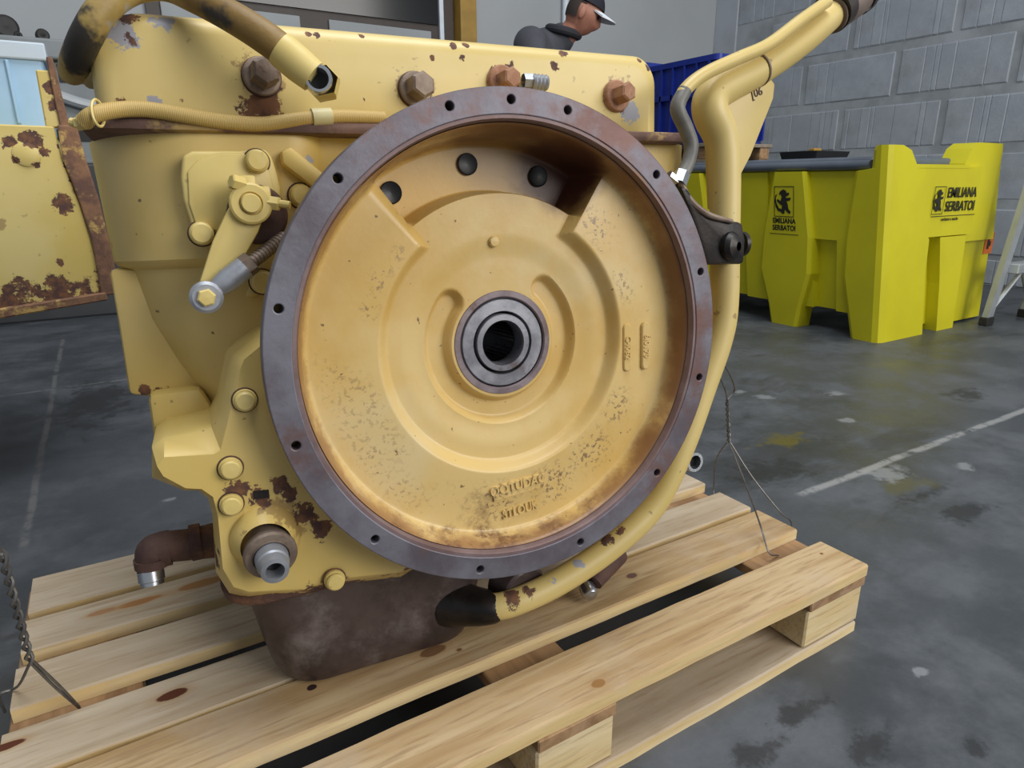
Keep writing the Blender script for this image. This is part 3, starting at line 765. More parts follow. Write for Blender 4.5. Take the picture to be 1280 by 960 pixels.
tube(bm, [c0 + Vector((0.004 * math.sin(a), -0.003 + 0.011 * math.sin(a + 0.5) * 0.9, 0.0125 * math.cos(a))) for a in [k * PI / 8 for k in range(17)]], 0.0013, 6, 2)
g('cable_tie', bm, 'lever', parent=hs)

# fat hose draped over the cover
P1 = [(-0.4134, 0.2000, 0.3119), (-0.4032, 0.1500, 0.3116), (-0.3878, 0.1150, 0.3260), (-0.3692, 0.1100, 0.3503), (-0.3438, 0.1300, 0.3756), (-0.3151, 0.1300, 0.3814), (-0.2888, 0.1000, 0.3633), (-0.2601, 0.0750, 0.3423), (-0.2345, 0.0600, 0.3226), (-0.2133, 0.0550, 0.3057)]
bm = new(); tube(bm, P1, [0.0130, 0.0140, 0.0138, 0.0135, 0.0138, 0.0140, 0.0142, 0.0150, 0.0155, 0.0155], 20, 8)
h1 = g('hydraulic_hose', bm, 'hose_worn', label='thick stained yellow and black hose draped over the cover')
bm = new(); tube(bm, [(-0.2220, 0.0570, 0.3128), (-0.2173, 0.0560, 0.3086), (-0.2047, 0.0530, 0.2971), (-0.1932, 0.0500, 0.2869)], [0.0166, 0.0172, 0.0172, 0.0160], 20)
g('crimped_collar', bm, 'lever', parent=h1)
e0 = Vector((-0.1908, 0.0480, 0.2829))
bm = new()
lathe(bm, [(-0.026, 0.0145), (-0.020, 0.0168), (-0.002, 0.0168), (0.004, 0.0150)], e0 + Vector((0.006, 0, 0)), (-0.22, -1, 0.02), 6, 0.2, True, False)
g('hose_nut', bm, 'lever', parent=h1)
bm = new()
lathe(bm, [(-0.004, 0.0135), (0.009, 0.0135), (0.0105, 0.0125), (0.0105, 0.0100), (0.004, 0.0085), (-0.006, 0.0080)], e0 + Vector((0.002, 0, 0)), (-0.22, -1, 0.02), 28)
g('coupling_face', bm, 'steel', parent=h1, label='bright steel coupling face')
bm = new(); lathe(bm, [(-0.0055, 0.0), (-0.005, 0.0084)], e0 + Vector((0.002, 0, 0)), (-0.22, -1, 0.02), 24)
g('coupling_bore', bm, 'bore', parent=h1)
bm = new(); tube(bm, [(-0.4017, 0.2400, 0.3166), (-0.3926, 0.2500, 0.3184), (-0.3660, 0.2700, 0.3216)], 0.0125, 16)
g('hose_stub', bm, 'hose', parent=h1)

# gear selector: cover plate, lever, rod
poly = [(-0.3207, 0.2175), (-0.3249, 0.1973), (-0.3257, 0.1753), (-0.3223, 0.1561), (-0.3216, 0.1448), (-0.3172, 0.1324), (-0.3066, 0.1312), (-0.2968, 0.1357), (-0.2618, 0.1360), (-0.2425, 0.1471), (-0.2331, 0.1637), (-0.2306, 0.1863), (-0.2333, 0.2053), (-0.2359, 0.2183), (-0.2416, 0.2247), (-0.2535, 0.2253), (-0.2656, 0.2228), (-0.2948, 0.2224), (-0.3112, 0.2222)]
sel = g('selector_cover', prism(poly, 0.098, 0.125, 0.004, 3), 'lever')
poly2 = [(-0.3183, 0.2017), (-0.3065, 0.2133), (-0.2855, 0.2205), (-0.2572, 0.2201), (-0.2410, 0.2098), (-0.2374, 0.1855), (-0.2422, 0.1584), (-0.2588, 0.1407), (-0.2955, 0.1420), (-0.3173, 0.1492), (-0.3211, 0.1706)]
g('raised_face', prism(poly2, 0.0945, 0.10, 0.003, 2), 'lever', parent=sel)
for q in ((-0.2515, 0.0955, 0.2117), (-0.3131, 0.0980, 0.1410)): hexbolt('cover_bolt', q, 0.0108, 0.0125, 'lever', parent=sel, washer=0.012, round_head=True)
bm = new(); lathe(bm, [(-0.01, 0.031), (0.006, 0.030), (0.008, 0.027), (0.008, 0)], (-0.2570, 0.0960, 0.1586), (0, -1, 0), 36)
g('shaft_boss', bm, 'rust', parent=sel, label='rusty boss behind the lever')
A, B = Vector((-0.2650, 0.0680, 0.1676)), Vector((-0.3174, 0.0680, 0.0777))
ax = (B - A).normalized(); sd = Vector((ax.z, 0, -ax.x))
def lp(s, w): return tuple((A + ax * s + sd * w)[i] for i in (0, 2))
Ln = (B - A).length
poly = [lp(-0.012, 0.006), lp(-0.012, -0.006)] + [lp(0.0, -0.0155), lp(0.022, -0.0175), lp(0.050, -0.0155), lp(0.078, -0.0165), lp(Ln * 0.9, -0.0130), lp(Ln + 0.008, -0.009), lp(Ln + 0.010, 0.004), lp(Ln * 0.9, 0.0115), lp(0.05, 0.0165), lp(0.022, 0.0165), lp(0.0, 0.0155)]
lev = g('selector_lever', prism(poly, 0.064, 0.0745, 0.0025), 'lever', label='flat yellow lever on the selector shaft')
bm = new(); lathe(bm, [(-0.03, 0.016), (0.004, 0.0205), (0.007, 0.0200), (0.0085, 0.018), (0.0085, 0.0115), (0.006, 0.0105), (0.006, 0.0)], (-0.2653, 0.0640, 0.1674), (0, -1, 0), 36)
g('clamp_ring', bm, 'lever', parent=lev)
bm = new(); lathe(bm, [(-0.02, 0.0095), (0.011, 0.0095), (0.0125, 0.0085), (0.0125, 0)], (-0.2653, 0.0640, 0.1674), (0, -1, 0), 24)
g('shaft_end', bm, 'lever', parent=lev)
bm = new()
box(bm, tuple(Vector((-0.2672, 0.0700, 0.1795)) + Vector((-0.006, -0.006, -0.002))), tuple(Vector((-0.2672, 0.0700, 0.1795)) + Vector((0.010, 0.010, 0.016))))
box(bm, tuple(Vector((-0.2523, 0.0700, 0.1770)) + Vector((-0.006, -0.006, -0.008))), tuple(Vector((-0.2523, 0.0700, 0.1770)) + Vector((0.008, 0.010, 0.008))))
bevel(bm, 0.003); g('clamp_lug', bm, 'lever', parent=lev)
bm = new(); lathe(bm, [(0, 0.0075), (0.012, 0.0075), (0.013, 0.006)], (-0.2699, 0.0620, 0.1858), (-0.9, -0.4, 0.25), 6, 0, True, True)
lathe(bm, [(0, 0.0075), (0.010, 0.0075), (0.011, 0.006)], (-0.2478, 0.0620, 0.1685), (0.95, -0.4, -0.2), 6, 0, True, True); lathe(bm, [(0.010, 0.0040), (0.022, 0.0040)], (-0.2485, 0.0620, 0.1693), (0.95, -0.4, -0.2), 10, 0, True, True)
g('clamp_screw', bm, 'lever', parent=lev, smooth=False)
R0, R1, R2 = Vector((-0.3174, 0.0520, 0.0794)), Vector((-0.2786, 0.0560, 0.1058)), Vector((-0.2335, 0.0850, 0.1344))
bm = new(); dr = (R1 - R0).normalized()
lathe(bm, [(-0.0095, 0.0125), (-0.0075, 0.0155), (0.0075, 0.0155), (0.0095, 0.0125), (0.0095, 0.0)], R0, (0, -1, 0), 28, 0, True, False)
tube(bm, [R0 + dr * 0.006, R0 + dr * 0.018, R1 - dr * 0.022, R1], [0.0075, 0.0100, 0.0115, 0.0115], 16, smooth=False)
rod = g('rod_end', bm, 'dullsteel', label='grey zinc rod end at the lever foot')
hexbolt('rod_bolt', R0 + Vector((0, -0.008, 0)), 0.0088, 0.0075, 'lever', parent=rod, round_head=False, ph=0.2)
bm = new(); tube(bm, [R1 - dr * 0.001, R1 + dr * 0.009], 0.0115, 6, smooth=False)
tube(bm, [R1, R2], 0.0066, 12, smooth=False)
for k in range(14):
    c = R1 + (R2 - R1) * (k / 14); tube(bm, [c, c + (R2 - R1) * 0.03], 0.0072, 12, smooth=False)
g('threaded_rod', bm, 'rustbolt', label='rusty threaded rod with lock nut')
# case wall details right of the lever
g('case_bracket', prism([(-0.2255, 0.2233), (-0.2151, 0.2283), (-0.1698, 0.1883), (-0.1543, 0.1638), (-0.1679, 0.1623), (-0.2254, 0.2102)], 0.10, 0.14, 0.004), 'case')
g('case_pad', prism([(-0.2284, 0.2127), (-0.2226, 0.2202), (-0.1893, 0.1871), (-0.1971, 0.1123), (-0.2389, 0.1056), (-0.2668, 0.0702), (-0.2784, 0.0711), (-0.2379, 0.1449)], 0.116, 0.15, 0.005), 'case')
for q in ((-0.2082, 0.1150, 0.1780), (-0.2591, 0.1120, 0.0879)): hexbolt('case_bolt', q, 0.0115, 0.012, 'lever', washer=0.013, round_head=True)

# front plate that carries the flange, its foot and the bottom rail
inner = [(-0.2656, 0.0322), (-0.2916, 0.0143), (-0.2967, 0.0042), (-0.3111, -0.0383), (-0.3249, -0.0753), (-0.3320, -0.0783), (-0.3760, -0.0737), (-0.3836, -0.0823), (-0.3804, -0.0947), (-0.3617, -0.1113), (-0.3474, -0.1151), (-0.3382, -0.1258), (-0.3363, -0.1467), (-0.3393, -0.2070), (-0.3312, -0.2308), (-0.3163, -0.2407), (-0.2604, -0.2527), (-0.2245, -0.2498), (-0.1501, -0.2618), (-0.0432, -0.2452), (-0.1245, -0.2156), (-0.1907, -0.1601), (-0.2340, -0.0852), (-0.2490, -0.0000), (-0.2452, 0.0432)]
outer = [(-0.2704, 0.0360), (-0.3004, 0.0178), (-0.3063, 0.0074), (-0.3202, -0.0401), (-0.3301, -0.0570), (-0.3427, -0.0584), (-0.3746, -0.0609), (-0.3876, -0.0698), (-0.3922, -0.1020), (-0.3649, -0.1217), (-0.3514, -0.1245), (-0.3434, -0.1353), (-0.3415, -0.1569), (-0.3467, -0.2219), (-0.3370, -0.2490), (-0.3183, -0.2603), (-0.2548, -0.2745), (-0.2172, -0.2715), (-0.1433, -0.2822), (-0.0432, -0.2452), (-0.1245, -0.2156), (-0.1907, -0.1601), (-0.2340, -0.0852), (-0.2490, -0.0000), (-0.2452, 0.0432)]
def mixp(a, b, t): return [(p[0] + (q[0] - p[0]) * t, p[1] + (q[1] - p[1]) * t) for p, q in zip(a, b)]
bm = new()
loop_bridge(bm, [[(x, y, z) for x, z in P] for y, P in ((0.0495, mixp(inner, outer, -0.08)), (0.051, mixp(inner, outer, 0.03)), (0.074, mixp(inner, outer, 0.90)), (0.080, outer), (0.17, outer))])
fp = g('front_plate', bm, 'front', label='chamfered yellow plate behind the lower left of the flange')
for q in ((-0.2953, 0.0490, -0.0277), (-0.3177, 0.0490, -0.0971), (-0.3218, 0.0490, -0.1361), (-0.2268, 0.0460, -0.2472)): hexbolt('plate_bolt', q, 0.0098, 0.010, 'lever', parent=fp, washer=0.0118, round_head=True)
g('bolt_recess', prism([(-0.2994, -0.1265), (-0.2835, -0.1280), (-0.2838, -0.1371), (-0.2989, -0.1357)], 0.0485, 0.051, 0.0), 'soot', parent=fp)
bm = new(); lathe(bm, [(-0.03, 0.040), (0.004, 0.036), (0.014, 0.0285), (0.018, 0.026)], (-0.2929, 0.0500, -0.1816), (-0.04, -1, -0.1), 40)
g('port_boss', bm, 'front', parent=fp)
bm = new(); ax0 = (0.02, -1, -0.12); c0 = (-0.2911, 0.0400, -0.1927)
lathe(bm, [(-0.01, 0.0275), (0.010, 0.0275), (0.013, 0.0255), (0.013, 0.0190), (0.016, 0.0185)], c0, ax0, 36)
g('port_collar', bm, 'rustbolt', parent=fp, label='rusty collar of the oil port')
bm = new(); lathe(bm, [(0.014, 0.0175), (0.028, 0.0165), (0.030, 0.0150), (0.031, 0.0150), (0.042, 0.0140), (0.0425, 0.0095), (0.020, 0.0090)], c0, ax0, 32)
nz = g('port_nozzle', bm, 'dullsteel', parent=fp, label='grey threaded nozzle of the oil port')
bm = new(); lathe(bm, [(0.0248, 0.0), (0.025, 0.0092)], c0, ax0, 24); g('nozzle_bore', bm, 'bore', parent=fp)
bm = new(); tube(bm, [(-0.3050, 0.0440, -0.2106), (-0.2955, 0.0440, -0.2197)], 0.005, 10, smooth=False); g('boss_weld', bm, 'rustbolt', parent=fp)
g('lower_case', loft([(-0.06, -0.345, 0.24, 0.10, 0.55, 0.03), (-0.255, -0.335, 0.20, 0.10, 0.55, 0.03)]), 'front')
g('pan_rail', rough_up(loft([(-0.2495, -0.341, 0.07, 0.070, 0.55, 0.045), (-0.2545, -0.345, 0.07, 0.062, 0.55, 0.048), (-0.2655, -0.343, 0.07, 0.064, 0.55, 0.048), (-0.270, -0.338, 0.07, 0.070, 0.55, 0.045)]), 0.001, 30), 'rust', label='dark oily rail between case and oil pan')
# oil pan: its flat underside lies on the deck boards
C0 = gear.matrix_world.copy(); CI = C0.inverted()
def pan_ring(z, x0, x1, y0, y1, r):
    out = []
    for x, y in rrect(x0, x1, y0, y1, r, 10): out.append((x, y, z + 0.0878 * (y - 0.11)))      # the machine leans back 5 degrees, the pan's base lies level
    return out
secs = [pan_ring(-0.268, -0.322, 0.02, 0.098, 0.52, 0.055), pan_ring(-0.30, -0.318, 0.0, 0.100, 0.52, 0.055), pan_ring(-0.36, -0.308, -0.015, 0.104, 0.52, 0.060), pan_ring(-0.400, -0.300, -0.022, 0.108, 0.51, 0.060)]
def to_floor(ring, inset, wz):
    cx = sum(p[0] for p in ring) / len(ring); cy = sum(p[1] for p in ring) / len(ring); o = []
    for x, y, z in ring:
        dx, dy = cx - x, cy - y; l = math.hypot(dx, dy)
        w = C0 @ Vector((x + dx / l * inset, y + dy / l * inset, z)); w.z = wz
        o.append(tuple(CI @ w))
    return o
b0 = pan_ring(-0.415, -0.298, -0.024, 0.110, 0.50, 0.060)
secs += [to_floor(b0, 0.002, 0.1475), to_floor(b0, 0.007, 0.1375), to_floor(b0, 0.018, 0.1318)]
bm = new(); loop_bridge(bm, secs); g('oil_pan', bm, 'pan', label='dark brown rusted oil pan')
# elbow fitting on the left flank
bm = new(); tube(bm, [(-0.3395, 0.1600, -0.2180), (-0.3699, 0.1550, -0.2147), (-0.3986, 0.1500, -0.2094), (-0.4097, 0.1490, -0.2122), (-0.4135, 0.1490, -0.2273)], [0.0215, 0.0185, 0.0180, 0.0190, 0.0165], 20)
lathe(bm, [(0, 0.0215), (0.012, 0.0215)], (-0.3594, 0.1570, -0.2140), (-1, 0, 0), 24, 0, True, True); lathe(bm, [(0, 0.0205), (0.010, 0.0205)], (-0.3924, 0.1520, -0.2119), (-1, 0, 0), 24, 0, True, True); lathe(bm, [(0, 0.0195), (0.010, 0.0195)], (-0.4121, 0.1490, -0.2176), (0, 0, -1), 24, 0, True, True)
elb = g('pipe_elbow', bm, 'rust', label='rusty brown pipe elbow on the left flank')
bm = new(); lathe(bm, [(0, 0.0140), (0.012, 0.0140), (0.013, 0.0125), (0.017, 0.0125), (0.0172, 0.008), (0.006, 0.008)], (-0.4158, 0.1480, -0.2323), (0.0, -0.25, -1), 24)
g('elbow_nipple', bm, 'steel', parent=elb, label='bright steel nipple')
bm = new(); lathe(bm, [(0.008, 0.0), (0.008, 0.0082)], (-0.4158, 0.1480, -0.2323), (0.0, -0.25, -1), 20); g('nipple_bore', bm, 'bore', parent=elb)

# filler pipe down the right side, under the flange
PP = [(0.6317, 0.1400, 0.4451), (0.5461, 0.1250, 0.3933), (0.4528, 0.1100, 0.3463), (0.3815, 0.1000, 0.3169), (0.3516, 0.0950, 0.3010), (0.3449, 0.0900, 0.2801), (0.3645, 0.0900, 0.2472), (0.3715, 0.0880, 0.2009), (0.3721, 0.0850, 0.1066), (0.3710, 0.0820, 0.0146), (0.3602, 0.0800, -0.0375), (0.3330, 0.0780, -0.1001), (0.2906, 0.0750, -0.1908), (0.2394, 0.0720, -0.2670), (0.1623, 0.0680, -0.3122), (0.0752, 0.0660, -0.3424), (0.0072, 0.0660, -0.3543), (-0.0278, 0.0750, -0.3570), (-0.0491, 0.1000, -0.3603)]
bm = new(); tube(bm, PP, [0.0215, 0.0220, 0.0225, 0.0235, 0.0245, 0.0245, 0.0230, 0.0215, 0.0210, 0.0208, 0.0200, 0.0190, 0.0185, 0.0185, 0.0185, 0.0180, 0.0180, 0.0180], 24, 6)
fpipe = g('filler_pipe', bm, 'pipe', label='long bent yellow pipe round the right of the flange')
def ringband(name, p, d, r, w, mat, parent=fpipe, **kw):
    bm = new(); lathe(bm, [(-w, r - 0.001), (-w, r), (w, r), (w, r - 0.001)], p, d, 32); return g(name, bm, mat, parent=parent, **kw)
ringband('pipe_band', (0.4448, 0.1080, 0.3432), Vector((0.4528, 0.1100, 0.3463)) - Vector((0.3815, 0.1000, 0.3169)), 0.0237, 0.0015, 'rustbolt')
bm = new(); lathe(bm, [(-0.012, 0.026), (-0.012, 0.031), (0.012, 0.031), (0.012, 0.026)], (0.6349, 0.1400, 0.4499), Vector((0.6317, 0.1400, 0.4451)) - Vector((0.5461, 0.1250, 0.3933)), 32)
g('hose_clamp', bm, 'soot', parent=fpipe, label='black hose clamp')
bm = new(); tube(bm, [(0.6228, 0.1380, 0.4391), (0.6794, 0.1480, 0.4680), (0.7403, 0.1600, 0.5038)], [0.0265, 0.0272, 0.0275], 24)
g('rubber_sleeve', bm, plain('brown_rubber', (0.16, 0.12, 0.10), 0.6, 0, 0.2), parent=fpipe, label='brown rubber sleeve')
ringband('sleeve_clamp', (0.7017, 0.1520, 0.4819), Vector((0.6794, 0.1480, 0.4680)) - Vector((0.6228, 0.1380, 0.4391)), 0.0305, 0.006, 'soot')
bm = new(); tube(bm, [(-0.0690, 0.1250, -0.3626), (-0.0442, 0.0980, -0.3619), (-0.0270, 0.0770, -0.3583), (-0.0208, 0.0750, -0.3579)], [0.034, 0.027, 0.0225, 0.0195], 24)
g('pipe_seal', bm, 'soot', parent=fpipe, label='oily black socket at the pipe end')
bm = new(); lathe(bm, [(-0.03, 0.040), (0.0, 0.034), (0.004, 0.03), (0.004, 0)], (0.0287, 0.0850, -0.3497), (0.2, -1, -0.2), 28); g('pump_cover', bm, 'pan')
bm = new(); tube(bm, [(0.2162, 0.1500, -0.3718), (0.1836, 0.1300, -0.3844), (0.1626, 0.1200, -0.3954)], [0.026, 0.018, 0.0135], 20); 
dr_ = g('drain_fitting', bm, 'rust', label='brown drain fitting under the pipe')
bm = new(); lathe(bm, [(-0.012, 0.0125), (0.002, 0.0125), (0.006, 0.010), (0.008, 0.0)], (0.1503, 0.1120, -0.4054), (-0.15, -0.9, -0.35), 18); g('drain_plug', bm, 'steel', parent=dr_, label='shiny steel drain plug')
# gusset plate, bracket, small hose
gus = [(0.3525, 0.2969), (0.4371, 0.3307), (0.4678, 0.3357), (0.4794, 0.3264), (0.4774, 0.3065), (0.4373, 0.2260), (0.4168, 0.1954), (0.3939, 0.1501), (0.3651, 0.1507)]
gs = g('gusset_plate', prism(gus, 0.106, 0.116, 0.002), 'pipe', label='flat yellow gusset behind the pipe')
M['stamp'] = plain('stamp_ink', (0.10, 0.05, 0.03), 0.6)
text_mesh('stamp_mark', '[06', 0.017, 0.0006, Matrix.Translation((0.4438, 0.1055, 0.3125)) @ Matrix.Rotation(math.radians(-18), 4, 'Y') @ Matrix(((1, 0, 0, 0), (0, 0, -1, 0), (0, 1, 0, 0), (0, 0, 0, 1))), M['stamp'], gs)
br = [(0.2523, 0.1796), (0.2654, 0.1755), (0.2870, 0.1509), (0.3258, 0.1343), (0.3600, 0.1302), (0.3668, 0.1062), (0.3653, 0.0735), (0.2998, 0.0761), (0.2880, 0.1094), (0.2685, 0.1492)]
bk = g('pipe_bracket', prism(br, 0.038, 0.10, 0.006), 'soot', label='scorched black bracket clamping the pipe')
bm = new(); lathe(bm, [(-0.012, 0.020), (0.004, 0.020), (0.010, 0.016), (0.014, 0.006)], (0.3394, 0.0400, 0.0987), (0.3, -1, 0), 20); lathe(bm, [(0, 0.017), (0.006, 0.017)], (0.3771, 0.0600, 0.1005), (1, -0.1, 0), 20, 0, True, True)
g('bracket_bolt', bm, 'soot', parent=bk)
bm = new(); tube(bm, [(0.2588, 0.0500, 0.1900), (0.2710, 0.0420, 0.1612), (0.2969, 0.0360, 0.1420), (0.3386, 0.0360, 0.1315)], [0.004, 0.005, 0.004, 0.003], 10); g('bracket_edge', bm, 'rustbolt', parent=bk, label='bare rusty edge of the bracket')
HH = [(0.5873, 0.1150, 0.4492), (0.5167, 0.1000, 0.4125), (0.4412, 0.0850, 0.3711), (0.3741, 0.0750, 0.3457), (0.3118, 0.0660, 0.3211), (0.2773, 0.0620, 0.2991), (0.2643, 0.0600, 0.2769), (0.2777, 0.0600, 0.2529), (0.2857, 0.0580, 0.2310), (0.2783, 0.0550, 0.2085), (0.2643, 0.0520, 0.1902)]
bm = new(); tube(bm, HH[:7], 0.0088, 14); sh = g('small_hose', bm, 'pipe', label='thin painted hose following the pipe')
bm = new(); tube(bm, HH[5:], [0.0092, 0.0098, 0.0098, 0.0096, 0.0092, 0.0088], 14); g('hose_tail', bm, 'darkhose', parent=sh, label='grey unpainted hose tail')
bm = new(); tube(bm, [(0.2677, 0.0530, 0.1963), (0.2589, 0.0500, 0.1820)], 0.0105, 6, smooth=False); tube(bm, [(0.2433, 0.0500, 0.1940), (0.2563, 0.0500, 0.1860)], 0.006, 6, smooth=False); g('hose_fitting', bm, 'steel', parent=sh, label='bright steel hose fitting')
bm = new(); lathe(bm, [(-0.03, 0.0155), (0.0, 0.0155), (0.004, 0.0148), (0.004, 0.0105), (-0.01, 0.0105)], (0.3178, 0.0800, -0.2186), (0.02, -1, 0.05), 20); sf = g('side_nipple', bm, 'steel', label='steel nipple on the right flank')
bm = new(); tube(bm, [(0.22, 0.18, -0.20), (0.3324, 0.1100, -0.2302)], 0.012, 12, smooth=False); g('nipple_stem', bm, 'rust', parent=sf)
bm = new(); lathe(bm, [(-0.006, 0.0), (-0.006, 0.0108)], (0.3178, 0.0800, -0.2186), (0.02, -1, 0.05), 16); g('side_bore', bm, 'bore', parent=sf)

# ---------------------------------------------------------------- yellow spill-containment bin by the block wall
M['bin'] = plain('yellow_polyethylene', (0.62, 0.56, 0.012), 0.42, 0, 0.06, 3, 0.04)
M['print'] = plain('black_print', (0.016, 0.015, 0.008), 0.6)
M['redlabel'] = plain('orange_red_label', (0.55, 0.13, 0.02), 0.5)
M['lid'] = plain('grey_bin_lid', (0.11, 0.13, 0.16), 0.45, 0, 0.12, 6)
spill = empty('spill_bin', 'large bright yellow plastic spill bin with grey lid, by the block wall', 'bin', (3.5, 2.6, 0))
SO = Vector((-3.5, -2.6, 0))
def s_(name, bm, mat, smooth=False, **kw):
    bm.transform(Matrix.Translation(SO)); return obj(name, bm, M[mat], kw.pop('parent', spill), smooth, **kw)
def fx(z): return 3.06 - 0.155 * z / 0.88          # leaning face towards -x
YB = 4.10
bm = loft([(0.115, fx(0.1) + 0.085, 4.03, 1.775, YB, 0.03), (0.795, fx(0.795) + 0.050, 3.90, 1.765, YB + 0.02, 0.03)], 4)
shell = s_('tub', bm, 'bin')
def column_left(prof, name='rib', dz=0.0):
    """prof: (z, y0, y1): a stiffening column standing proud of the -x face"""
    bm = new(); loops = []
    for z, y0, y1 in prof:
        x = fx(z); loops.append([(x + 0.10, y0 - 0.02, z), (x + 0.012, y0 - 0.012, z), (x, y0 + 0.004, z), (x, y1 - 0.010, z), (x + 0.012, y1 + 0.006, z), (x + 0.10, y1 + 0.030, z)])
    loop_bridge(bm, loops); bmesh.ops.recalc_face_normals(bm, faces=bm.faces)
    return s_(name, bm, 'bin')
for yc in (0.0, 0.66, 1.14):
    column_left([(0.0, 2.165 + yc, 2.310 + yc), (0.10, 2.145 + yc, 2.325 + yc), (0.29, 2.090 + yc, 2.375 + yc), (0.47, 2.085 + yc, 2.355 + yc), (0.782, 2.120 + yc, 2.285 + yc)])
# flat panels between the columns, with a fork pocket cut below
for y0, y1, p0, p1 in ((1.90, 2.17, 1.955, 2.085), (2.40, 2.83, 2.50, 2.70), (3.02, 3.32, 3.08, 3.25)):
    for a, b, za, zb in ((y0 - 0.05, y1 + 0.03, 0.465, 0.780), (y0 - 0.07, p0, 0.115, 0.465), (p1, y1 + 0.03, 0.115, 0.465)):
        bm = new()
        loop_bridge(bm, [[(fx(z) + 0.035 + (0.01 if z < .2 else 0), a, z), (fx(z) + 0.035 + (0.01 if z < .2 else 0), b, z), (fx(z) + 0.12, b, z), (fx(z) + 0.12, a, z)] for z in (za, zb)])
        s_('side_panel', bm, 'bin')
    bm = new(); box(bm, (fx(0.62) + 0.030, y0 + 0.035, 0.575), (fx(0.62) + 0.08, y1 - 0.035, 0.735), Matrix.Rotation(math.radians(-10), 3, 'Y')); bevel(bm, 0.004, 1)
    s_('label_field', bm, 'bin')
def corner(y0t, name='corner_post'):
    """tall corner column at the near left corner: faces -x and -y"""
    bm = new(); loops = []
    for z, ya, xb in ((0.0, 1.842, 3.45), (0.30, 1.895, 3.38), (0.47, 1.890, 3.36), (0.60, 1.875, 3.20), (0.780, 1.850, 3.165), (0.790, 1.775, 3.165), (0.865, 1.770, 3.09), (0.885, 1.760, 3.02)):
        x = fx(z); c = 0.035
        loops.append([(x + 0.13, ya + 0.03, z), (x + 0.012, ya + 0.008, z), (x, ya - 0.010, z), (x, 1.704 + c, z), (x + c * 0.3, 1.704 + c * 0.3, z), (x + c, 1.704, z), (xb - 0.01, 1.704, z), (xb, 1.714, z), (xb, 1.83, z)])
    loop_bridge(bm, loops)
    return s_(name, bm, 'bin')
corner(0)
# near face (-y): upper band, second column with slanted flank, recessed right part, right post
def front_piece(name, prof, y=1.704, d=0.075, mat='bin'):
    bm = new()
    loop_bridge(bm, [[(x0, y + d, z), (x0, y, z), (x1 - 0.012, y, z), (x1, y + 0.012, z), (x1 + 0.02, y + d, z)] for z, x0, x1 in prof])
    return s_(name, bm, mat)
front_piece('front_panel', [(0.480, 3.15, 3.745), (0.80, 3.15, 3.745)], 1.7075)
front_piece('rib', [(0.0, 3.575, 3.745), (0.25, 3.52, 3.725), (0.475, 3.45, 3.705)], 1.706)
front_piece('groove_panel', [(0.03, 3.40, 3.62), (0.478, 3.33, 3.50)], 1.765, 0.03)
front_piece('side_panel', [(0.012, 3.70, 4.13), (0.45, 3.62, 4.085)], 1.760, 0.05)
front_piece('corner_post', [(0.440, 3.68, 4.040), (0.47, 3.68, 4.035), (0.80, 3.60, 3.965), (0.815, 3.60, 3.962), (0.885, 3.645, 3.955), (0.912, 3.70, 3.945)], 1.728, 0.12)
front_piece('top_rail', [(0.792, 3.14, 3.62), (0.808, 3.15, 3.61)], 1.706, 0.06)
# grey lid with a rolled front edge
bm = new(); box(bm, (fx(0.8) + 0.045, 1.80, 0.792), (3.90, YB, 0.842)); bevel(bm, 0.018, 3); lid = s_('lid', bm, 'lid', True, label='dark grey lid on the yellow bin')
bm = new(); tube(bm, [(fx(.8) + 0.030, 1.80, 0.806), (fx(.8) + 0.030, YB, 0.806)], 0.021, 14, smooth=False); s_('lid_edge', bm, 'lid', True, parent=lid)

# printed mark: a rearing beast in a square with two lines of lettering
BEAST = [(-.10, -.48), (.02, -.48), (.06, -.30), (.20, -.42), (.34, -.48), (.40, -.40), (.26, -.28), (.22, -.10), (.14, .02), (.36, .06), (.40, .16), (.30, .16), (.14, .14), (.10, .20), (.28, .26), (.30, .36), (.16, .34), (.10, .44), (-.04, .48), (-.22, .40), (-.30, .28), (-.18, .28), (-.12, .18), (-.20, .02), (-.38, .10), (-.42, .02), (-.24, -.10), (-.10, -.16), (-.14, -.30), (-.30, -.26), (-.44, -.06), (-.48, .14), (-.40, .30), (-.50, .24), (-.54, .02), (-.48, -.22), (-.34, -.38), (-.20, -.40)]
def mark(place, s, name):
    bm = new(); t = 0.0012
    P = [(x * s * 0.8, y * s) for x, y in BEAST]
    loop_bridge(bm, [[(x, y, 0) for x, y in P], [(x, y, t) for x, y in P]])
    w, h, b = 0.46 * s, 0.60 * s, 0.012 * s
    for a, c in (((-w, -h), (w, -h + b * 2)), ((-w, h - b * 2), (w, h)), ((-w, -h), (-w + b * 2, h)), ((w - b * 2, -h), (w, h))): box(bm, (a[0], a[1], 0), (c[0], c[1], t))
    bm.transform(place); return s_(name, bm, 'print', label='black printed emblem of a rearing beast')
F = Matrix(((1, 0, 0, 0), (0, 0, -1, 0), (0, 1, 0, 0), (0, 0, 0, 1)))
S0 = Matrix.Translation(SO)
mark(Matrix.Translation((3.372, 1.7025, 0.648)) @ F, 0.105, 'printed_emblem')
for tx, z in (('EMILIANA', 0.680), ('SERBATOI', 0.617)):
    text_mesh('printed_name', tx, 0.066, 0.0006, S0 @ Matrix.Translation((3.576, 1.7030, z)) @ F, M['print'], spill, 0.0010, 0.93)
bm = new(); box(bm, (3.33, 1.7024, 0.574), (3.73, 1.7036, 0.577)); s_('printed_rule', bm, 'print')
text_mesh('printed_note', 'serbatoi e vasche', 0.022, 0.0005, S0 @ Matrix.Translation((3.50, 1.7030, 0.560)) @ F, M['print'], spill, 0.0002)
tl = math.atan2(0.155, 0.88)
